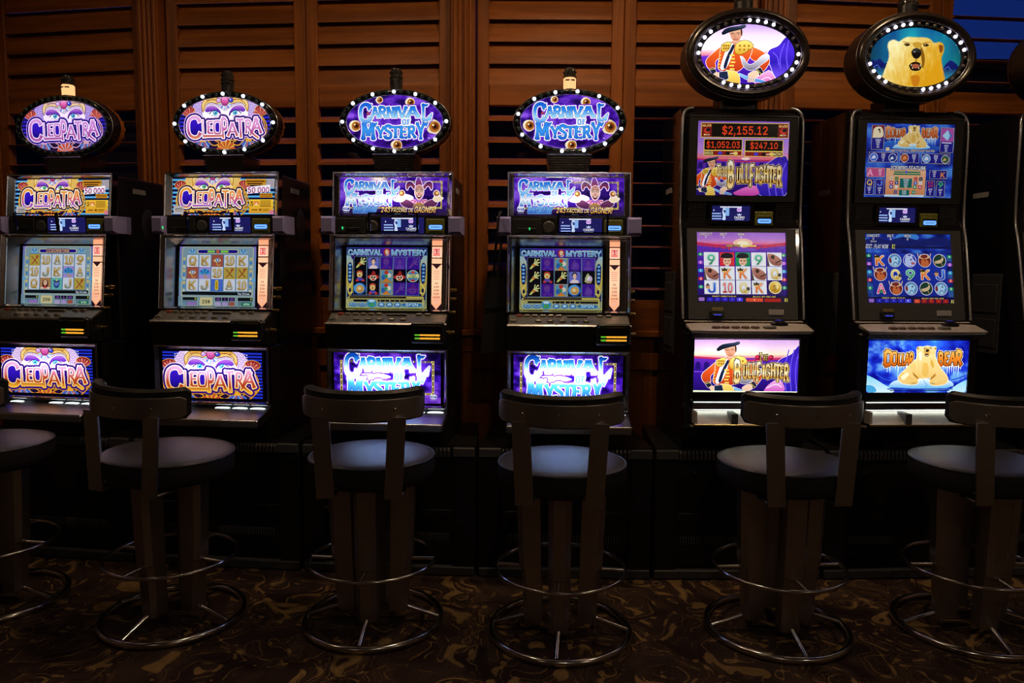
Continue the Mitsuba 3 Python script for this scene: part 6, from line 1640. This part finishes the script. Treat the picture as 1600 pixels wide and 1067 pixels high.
def tall(X, label, face, upper, reel, belly, phase):
    key = thing('slot_machine', label, 'slot machine', 'slot machines in a row')
    M = at(X)
    p = lambda n, s, off=None: put(key, n, S['t_' + s] if isinstance(s, str) else s, M @ T().translate(list(off)) if off else M)
    p('cabinet', 'cabinet'); 
    for s in (-1, 1):
        p('cabinet__side_label', 'side_label', (s * .281, 0, 0)); p('cabinet__side_plate', 'side_plate', (s * .281, 0, 0))
        for j in range(2):
            p('cabinet__side_cover', 'side_cover', (s * .284, 0, 1.06 + j * .17))
    p('cabinet__edge_trim', 'edge_l'); p('cabinet__edge_trim', 'edge_r')
    p('upper_screen', 'upper_bezel'); p('upper_screen__edge', 'upper_edge'); p('upper_screen__picture', upper)
    k = p('speaker_grille', 'speaker_grille'); labels[k] = {'kind': 'stuff'}
    p('player_display', 'display_surround'); p('player_display__screen', DISP, (.0 - .0945, .037, .064))
    p('card_reader', 'card_reader'); p('card_reader__slot_light', CARD, (-.097, .036, .040))
    p('monitor', 'monitor_panel'); p('monitor__screen', reel)
    p('monitor__bill_slot', 'bill_slot'); p('monitor__bill_label', 'bill_label'); p('monitor__slot_light', 'slot_glow'); p('monitor__notice_plate', 'notice_plate')
    p('button_deck', 'deck'); p('button_deck__apron', 'deck_apron')
    zt = lambda y: 1.163 + (y + .108) * .041 / .183
    for x in (-.156, -.115, -.070, -.027, .016):
        p('button_deck__button', 'button', (x, -.060, zt(-.060)))
    p('button_deck__play_button', 'play_button', (.080, -.060, zt(-.060)))
    p('button_deck__dome_button', 'dome', (.143, -.005, zt(-.005))); p('button_deck__dome_light', 'dome_glow', (.138, -.008, zt(-.005)))
    p('belly_panel', 'belly_frame'); p('belly_panel__edge', 'belly_edge'); p('belly_panel__printed_glass', belly); p('belly_panel__band', 'belly_band')
    p('pay_tray', 'pay_tray'); p('pay_tray__lamp', 'lamp_line'); p('pay_tray__lamp', 'tray_lamp'); p('pay_tray__hood', 'tray_hood'); p('pay_tray__rim', 'tray_rim'); p('pay_tray__bar', 'tray_bar')
    p('sign_neck', 'neck')
    o = (.012, 0, 2.405)
    p('oval_sign', 'sign_rim', o); p('oval_sign__band', 'sign_band', o); p('oval_sign__back', 'sign_back', o); p('oval_sign__edge', 'sign_edge', o); p('oval_sign__face', face, o)
    for k in range(32):
        t = BB_T[k]
        s = S['bulb_violet'] if (k + phase) % 8 < 4 else S['bulb_grey']
        put(key, 'oval_sign__bulb', s, M @ T().translate([o[0] + .2275 * math.cos(t), .147, o[2] + .146 * math.sin(t)]))
    c = (.010, .24, 0)
    p('candle_lamp', 'candle', c); p('candle_lamp__cap', 'candle_cap', c)
    return key

TSCR = dict(x0=-.206, x1=.206, z0=1.283, z1=1.601, y0=.0705, y1=.1290, bsdf='mat_screen')
TUP = dict(x0=-.208, x1=.214, z0=1.770, z1=2.106, y0=.1525, y1=.1525, bsdf='mat_screen')
TBEL = dict(x0=-.236, x1=.236, z0=.8805, z1=1.1185, y0=-.0045, y1=-.0045)
REEL_BULL = [['9', 'mr', 'mg', '9', 'g'], ['g', 'K', 'K', 'g', 'Q'], ['J', '10', 'Q', 'K', 'c']]
REEL_BEAR = [['K', 'e', 'w', 'm', 'd'], ['m', 'Q', '9', 'K', 'J'], ['A', 'm', 'e', 'd', 'e']]
BULL_FACE = oval_shape(bull_oval(), 681, 540, 464, 297, .2138, .1318, .158)
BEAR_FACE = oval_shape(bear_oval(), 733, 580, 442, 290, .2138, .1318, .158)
BEAR_UP, BEAR_REEL, BEAR_BELLY = art_shape(bear_upper(), **TUP), art_shape(screen_bear(REEL_BEAR), **TSCR), art_shape(bear_belly(), **TBEL)
tall(MX[4], 'tall black slot machine with a matador in orange on its oval sign', BULL_FACE, art_shape(bull_upper(), **TUP), art_shape(screen_bull(REEL_BULL), **TSCR), art_shape(bull_belly(), **TBEL), 0)
tall(MX[5], 'tall black slot machine with a golden polar bear head on its oval sign', BEAR_FACE, BEAR_UP, BEAR_REEL, BEAR_BELLY, 4)
tall(MX[6], 'dark slot machine cut off by the right edge, only its black side showing', BEAR_FACE, BEAR_UP, BEAR_REEL, BEAR_BELLY, 2)

# ---------------------------------------------------------------- stands under the machines
STAND_LABEL = ['black stand under the leftmost slot machine', 'black stand under the second slot machine from the left', 'black stand under the purple machine with the unlit candle lamp',
               'black stand under the purple machine with the glowing candle lamp', 'black stand under the matador slot machine', 'black stand under the polar bear slot machine', 'black stand at the right edge under the cut-off machine']
for i, X in enumerate(MX):
    l = (MX[i] - MX[i - 1]) / 2 if i else .42
    r = (MX[i + 1] - MX[i]) / 2 if i < 6 else .39
    l, r = -l + .006, r - .006
    key = thing('machine_stand', STAND_LABEL[i], 'stand', 'black stands under the slot machines')
    M = at(X)
    body = cat([hull([(x, y, z) for z in (.10, .56) for x, y in ((l, .035), (r, .035), (r - .045, .56), (l + .045, .56))]), bx(l, l + .10, .008, .06, .03, .56, .006), bx(r - .10, r, .008, .06, .03, .56, .006), hull([(x, y, z) for z in (.555, .614) for x, y in ((l, .02), (r, .02), (r - .045, .56), (l + .045, .56))]), bx(l, r, .02, .06, .27, .31, .004), bx(l + .06, r - .06, .05, .54, .0, .10)])
    put(key, 'body', mikit.ply(body, 'mat_black'), M)
    put(key, 'plinth', mikit.ply(bx(l + .004, r - .004, .0, .03, .004, .045, .004), 'mat_grey'), M)
    for a, b in ((l + .004, l + .105), (r - .105, r - .004)):
        put(key, 'end_plate', mikit.ply(bx(a, b, -.002, .03, .566, .608, .003), 'mat_grey'), M)
    ribs = [prism_x([(-.004, .566), (.022, .570), (.022, .604), (.004, .608), (-.006, .596)], x - .0062, x + .0062, .002) for x in np.arange(l + .114, r - .110, .0185)]
    k = put(key, 'vent_grille', mikit.ply(cat(ribs), 'mat_grey'), M); labels[k] = {'kind': 'stuff'}
    ribs = [bx(x - .0035, x + .0035, .022, .04, .158, .196, .002) for x in np.arange(l + .13, r - .13, .0125)]
    k = put(key, 'lower_vent_grille', mikit.ply(cat(ribs), 'mat_grey'), M); labels[k] = {'kind': 'stuff'}
    put(key, 'lock', mikit.ply(lathe([(0, .012), (.012, .012), (.014, .0), (0, 0)], 16).apply_transform(trimesh.transformations.rotation_matrix(rad(90), [1, 0, 0])).apply_translation([l + .19, .035, .49]), 'mat_darkchrome', 30), M)

# ---------------------------------------------------------------- bar stools
def arc_sweep(sec, R, half, yc, n=26, lift=0.0):
    """sweep the section (outward from the arc's centre, z) along a horizontal arc that bulges towards -y"""
    sec = np.array(sec, float)
    rows = []
    for i in range(n):
        ph = -half + 2 * half * i / (n - 1)
        e = abs(ph) / half
        sc = 1.0 if 0 < i < n - 1 else .72
        c = sec.mean(0)
        s = c + (sec - c) * sc
        rr = R + s[:, 0]
        rows.append(np.stack([rr * math.sin(ph), yc - rr * math.cos(ph), s[:, 1] + lift * e ** 3], 1))
    k = len(sec)
    v = np.vstack(rows + [rows[0].mean(0)[None], rows[-1].mean(0)[None]])
    f = []
    for i in range(n - 1):
        for j in range(k):
            q = (j + 1) % k
            f += [(i * k + j, i * k + q, (i + 1) * k + q), (i * k + j, (i + 1) * k + q, (i + 1) * k + j)]
    for j in range(k):
        q = (j + 1) % k
        f += [(n * k, q, j), (n * k + 1, (n - 1) * k + j, (n - 1) * k + q)]
    m = trimesh.Trimesh(v, f, process=False)
    m.fix_normals()
    return m

def build_stool():
    P = lambda n, m, b, sm=False: S.__setitem__('s_' + n, mikit.ply(m, b, sm))
    P('seat', lathe([(0, .710), (.09, .7085), (.16, .704), (.215, .696), (.238, .688), (.2445, .683)], 56), 'mat_vinyl', 60)
    P('seat_side', lathe([(.2445, .684), (.247, .672), (.247, .630), (.240, .606), (.225, .598), (0, .598)], 56), 'mat_vinyl_side', 50)
    P('piping', tube([(.2455 * math.cos(t), .2455 * math.sin(t), .683) for t in np.arange(72) * 2 * np.pi / 72], .004, 8, True), 'mat_vinyl_side', 60)
    P('seat_pan', cat([lathe([(0, .598), (.20, .598), (.20, .588), (0, .586)], 40)]), 'mat_black', 30)
    leg = []
    for z, rc, rh, tw in ((.588, .127, .046, .042), (.27, .118, .043, .040), (.262, .114, .039, .039), (.055, .104, .036, .037)):
        leg.append([(rc - rh, -tw, z), (rc + rh * .55, -tw, z), (rc + rh, -tw * .55, z), (rc + rh, tw * .55, z), (rc + rh * .55, tw, z), (rc - rh, tw, z)])
    v = np.array(leg).reshape(-1, 3); f = []
    for a in range(3):
        for b in range(6):
            c = (b + 1) % 6
            f += [(a * 6 + b, a * 6 + 6 + b, a * 6 + 6 + c), (a * 6 + b, a * 6 + 6 + c, a * 6 + c)]
    f += [(0, b, b + 1) for b in range(1, 5)] + [(18, 18 + b + 1, 18 + b) for b in range(1, 5)]
    m = trimesh.Trimesh(v, f, process=False); m.fix_normals()
    P('leg', m, 'mat_stool_steel', 30)
    P('foot_ring', tube([(.250 * math.cos(t), .250 * math.sin(t), .262) for t in np.arange(96) * 2 * np.pi / 96], .0075, 12, True), 'mat_ring', 60)
    P('base_ring', tube([(.270 * math.cos(t), .270 * math.sin(t), .0135) for t in np.arange(96) * 2 * np.pi / 96], .0135, 12, True), 'mat_ring', 60)
    P('foot_bar', tube([(.145, 0, .262), (.247, 0, .262)], .0075, 10), 'mat_ring', 40)
    P('base_bar', tube([(.120, 0, .066), (.142, 0, .060), (.262, 0, .022)], .0095, 12), 'mat_ring', 40)
    for nm, s in (('l', -1), ('r', 1)):
        up = hull([(s * x + d, y, z) for x, y0, z in ((.124, -.236, .575), (.1405, -.238, .880)) for d in (-.033, .033) for y in (y0, y0 + .009)])
        P('upright_' + nm, up, 'mat_stool_steel')
        P('bracket_' + nm, bx(s * .124 - .032, s * .124 + .032, -.232, -.13, .578, .589, .003), 'mat_stool_steel')
    P('back_plate', arc_sweep([(-.004, .868), (.004, .868), (.0045, .872), (.0045, .942), (.003, .946), (-.003, .946), (-.0045, .942), (-.0045, .872)], .290, rad(51), .03, lift=.006), 'mat_stool_steel', 30)
    sec = [(-.056 + .022 * 0, .872), (-.045, .860), (-.012, .860), (-.006, .866), (-.006, .950), (-.004, .966), (-.014, .976), (-.040, .974), (-.054, .960)]
    P('back_cushion', arc_sweep(sec, .290, rad(55), .03, 30, lift=.008), 'mat_vinyl_side', 40)
    bt = lathe([(0, .003), (.005, .0025), (.007, 0)], 14); bt.apply_transform(trimesh.transformations.rotation_matrix(rad(90), [1, 0, 0]))
    P('bolt', bt, 'mat_ring', 40)
build_stool()

def stool(x, y, yaw, label, tilt=0.0):
    key = thing('bar_stool', label, 'bar stool', 'bar stools in front of the slot machines')
    M = T().translate([x, y, 0]).rotate([0, 0, 1], yaw)
    top = M @ T().translate([0, 0, .598]).rotate([0, 1, 0], tilt).translate([0, 0, -.598])
    p = lambda n, s, m=M: put(key, n, S['s_' + s], m)
    p('seat', 'seat', top); p('seat__side', 'seat_side', top); p('seat__piping', 'piping', top); p('seat__pan', 'seat_pan', top)
    for k in range(4):
        R = M @ T().rotate([0, 0, 1], 90 * k)
        p('leg', 'leg', R)
    p('foot_ring', 'foot_ring'); p('base_ring', 'base_ring')
    for k in range(4):
        R = M @ T().rotate([0, 0, 1], 90 * k)
        p('foot_ring__bar', 'foot_bar', R); p('base_ring__bar', 'base_bar', R)
    for s in 'lr':
        k = p('back_upright', 'upright_' + s, top)
        put(key, k.split('__')[1] + '__bracket', S['s_bracket_' + s], top)
    p('backrest', 'back_plate', top); p('backrest__cushion', 'back_cushion', top)
    for ph in (-27, 0, 27):
        put(key, 'backrest__bolt', S['s_bolt'], top @ T().translate([0, .03, .907]).rotate([0, 0, 1], ph).translate([0, -.2945, 0]))

stool(-2.20, 3.03, -6, 'dark bar stool at the far left, partly outside the picture')
stool(-1.37, 2.89, -18, 'dark bar stool turned away, in front of the second slot machine from the left', 1.5)
stool(-.552, 2.872, -1, 'dark bar stool with a blue-lit seat facing the third slot machine from the left')
stool(.197, 2.790, -6, 'dark bar stool with a blue-lit seat facing the fourth slot machine from the left')
stool(1.062, 2.822, 4, 'bar stool with a warm-lit seat and steel-backed backrest by the matador machine')
stool(1.845, 2.85, 1, 'bar stool at the right edge beside the polar bear machine')

# ---------------------------------------------------------------- a black bag hung between the two purple machines
key = thing('shoulder_bag', 'flat black bag hanging by a strap between the two purple machines', 'bag')
M = at(MX[3])
bag = hull([(x, y, z) for x, z in ((-.375, 1.375), (-.325, 1.395), (-.292, 1.385), (-.286, 1.04), (-.405, 1.03), (-.395, 1.10)) for y in (.135, .165)])
put(key, 'pouch', mikit.ply(bag, 'mat_bag'), M)
put(key, 'flap', mikit.ply(hull([(x, y, z) for x, z in ((-.377, 1.385), (-.290, 1.397), (-.288, 1.25), (-.388, 1.24)) for y in (.129, .137)]), 'mat_bag'), M)
put(key, 'strap', mikit.ply(tube(chaikin([(-.345, .150, 1.385), (-.338, .10, 1.48), (-.325, .055, 1.60), (-.318, .058, 1.675), (-.310, .13, 1.690), (-.306, .225, 1.68), (-.31, .225, 1.60), (-.318, .18, 1.48), (-.325, .160, 1.385)], 2), .006, 8), 'mat_bag', 40), M)
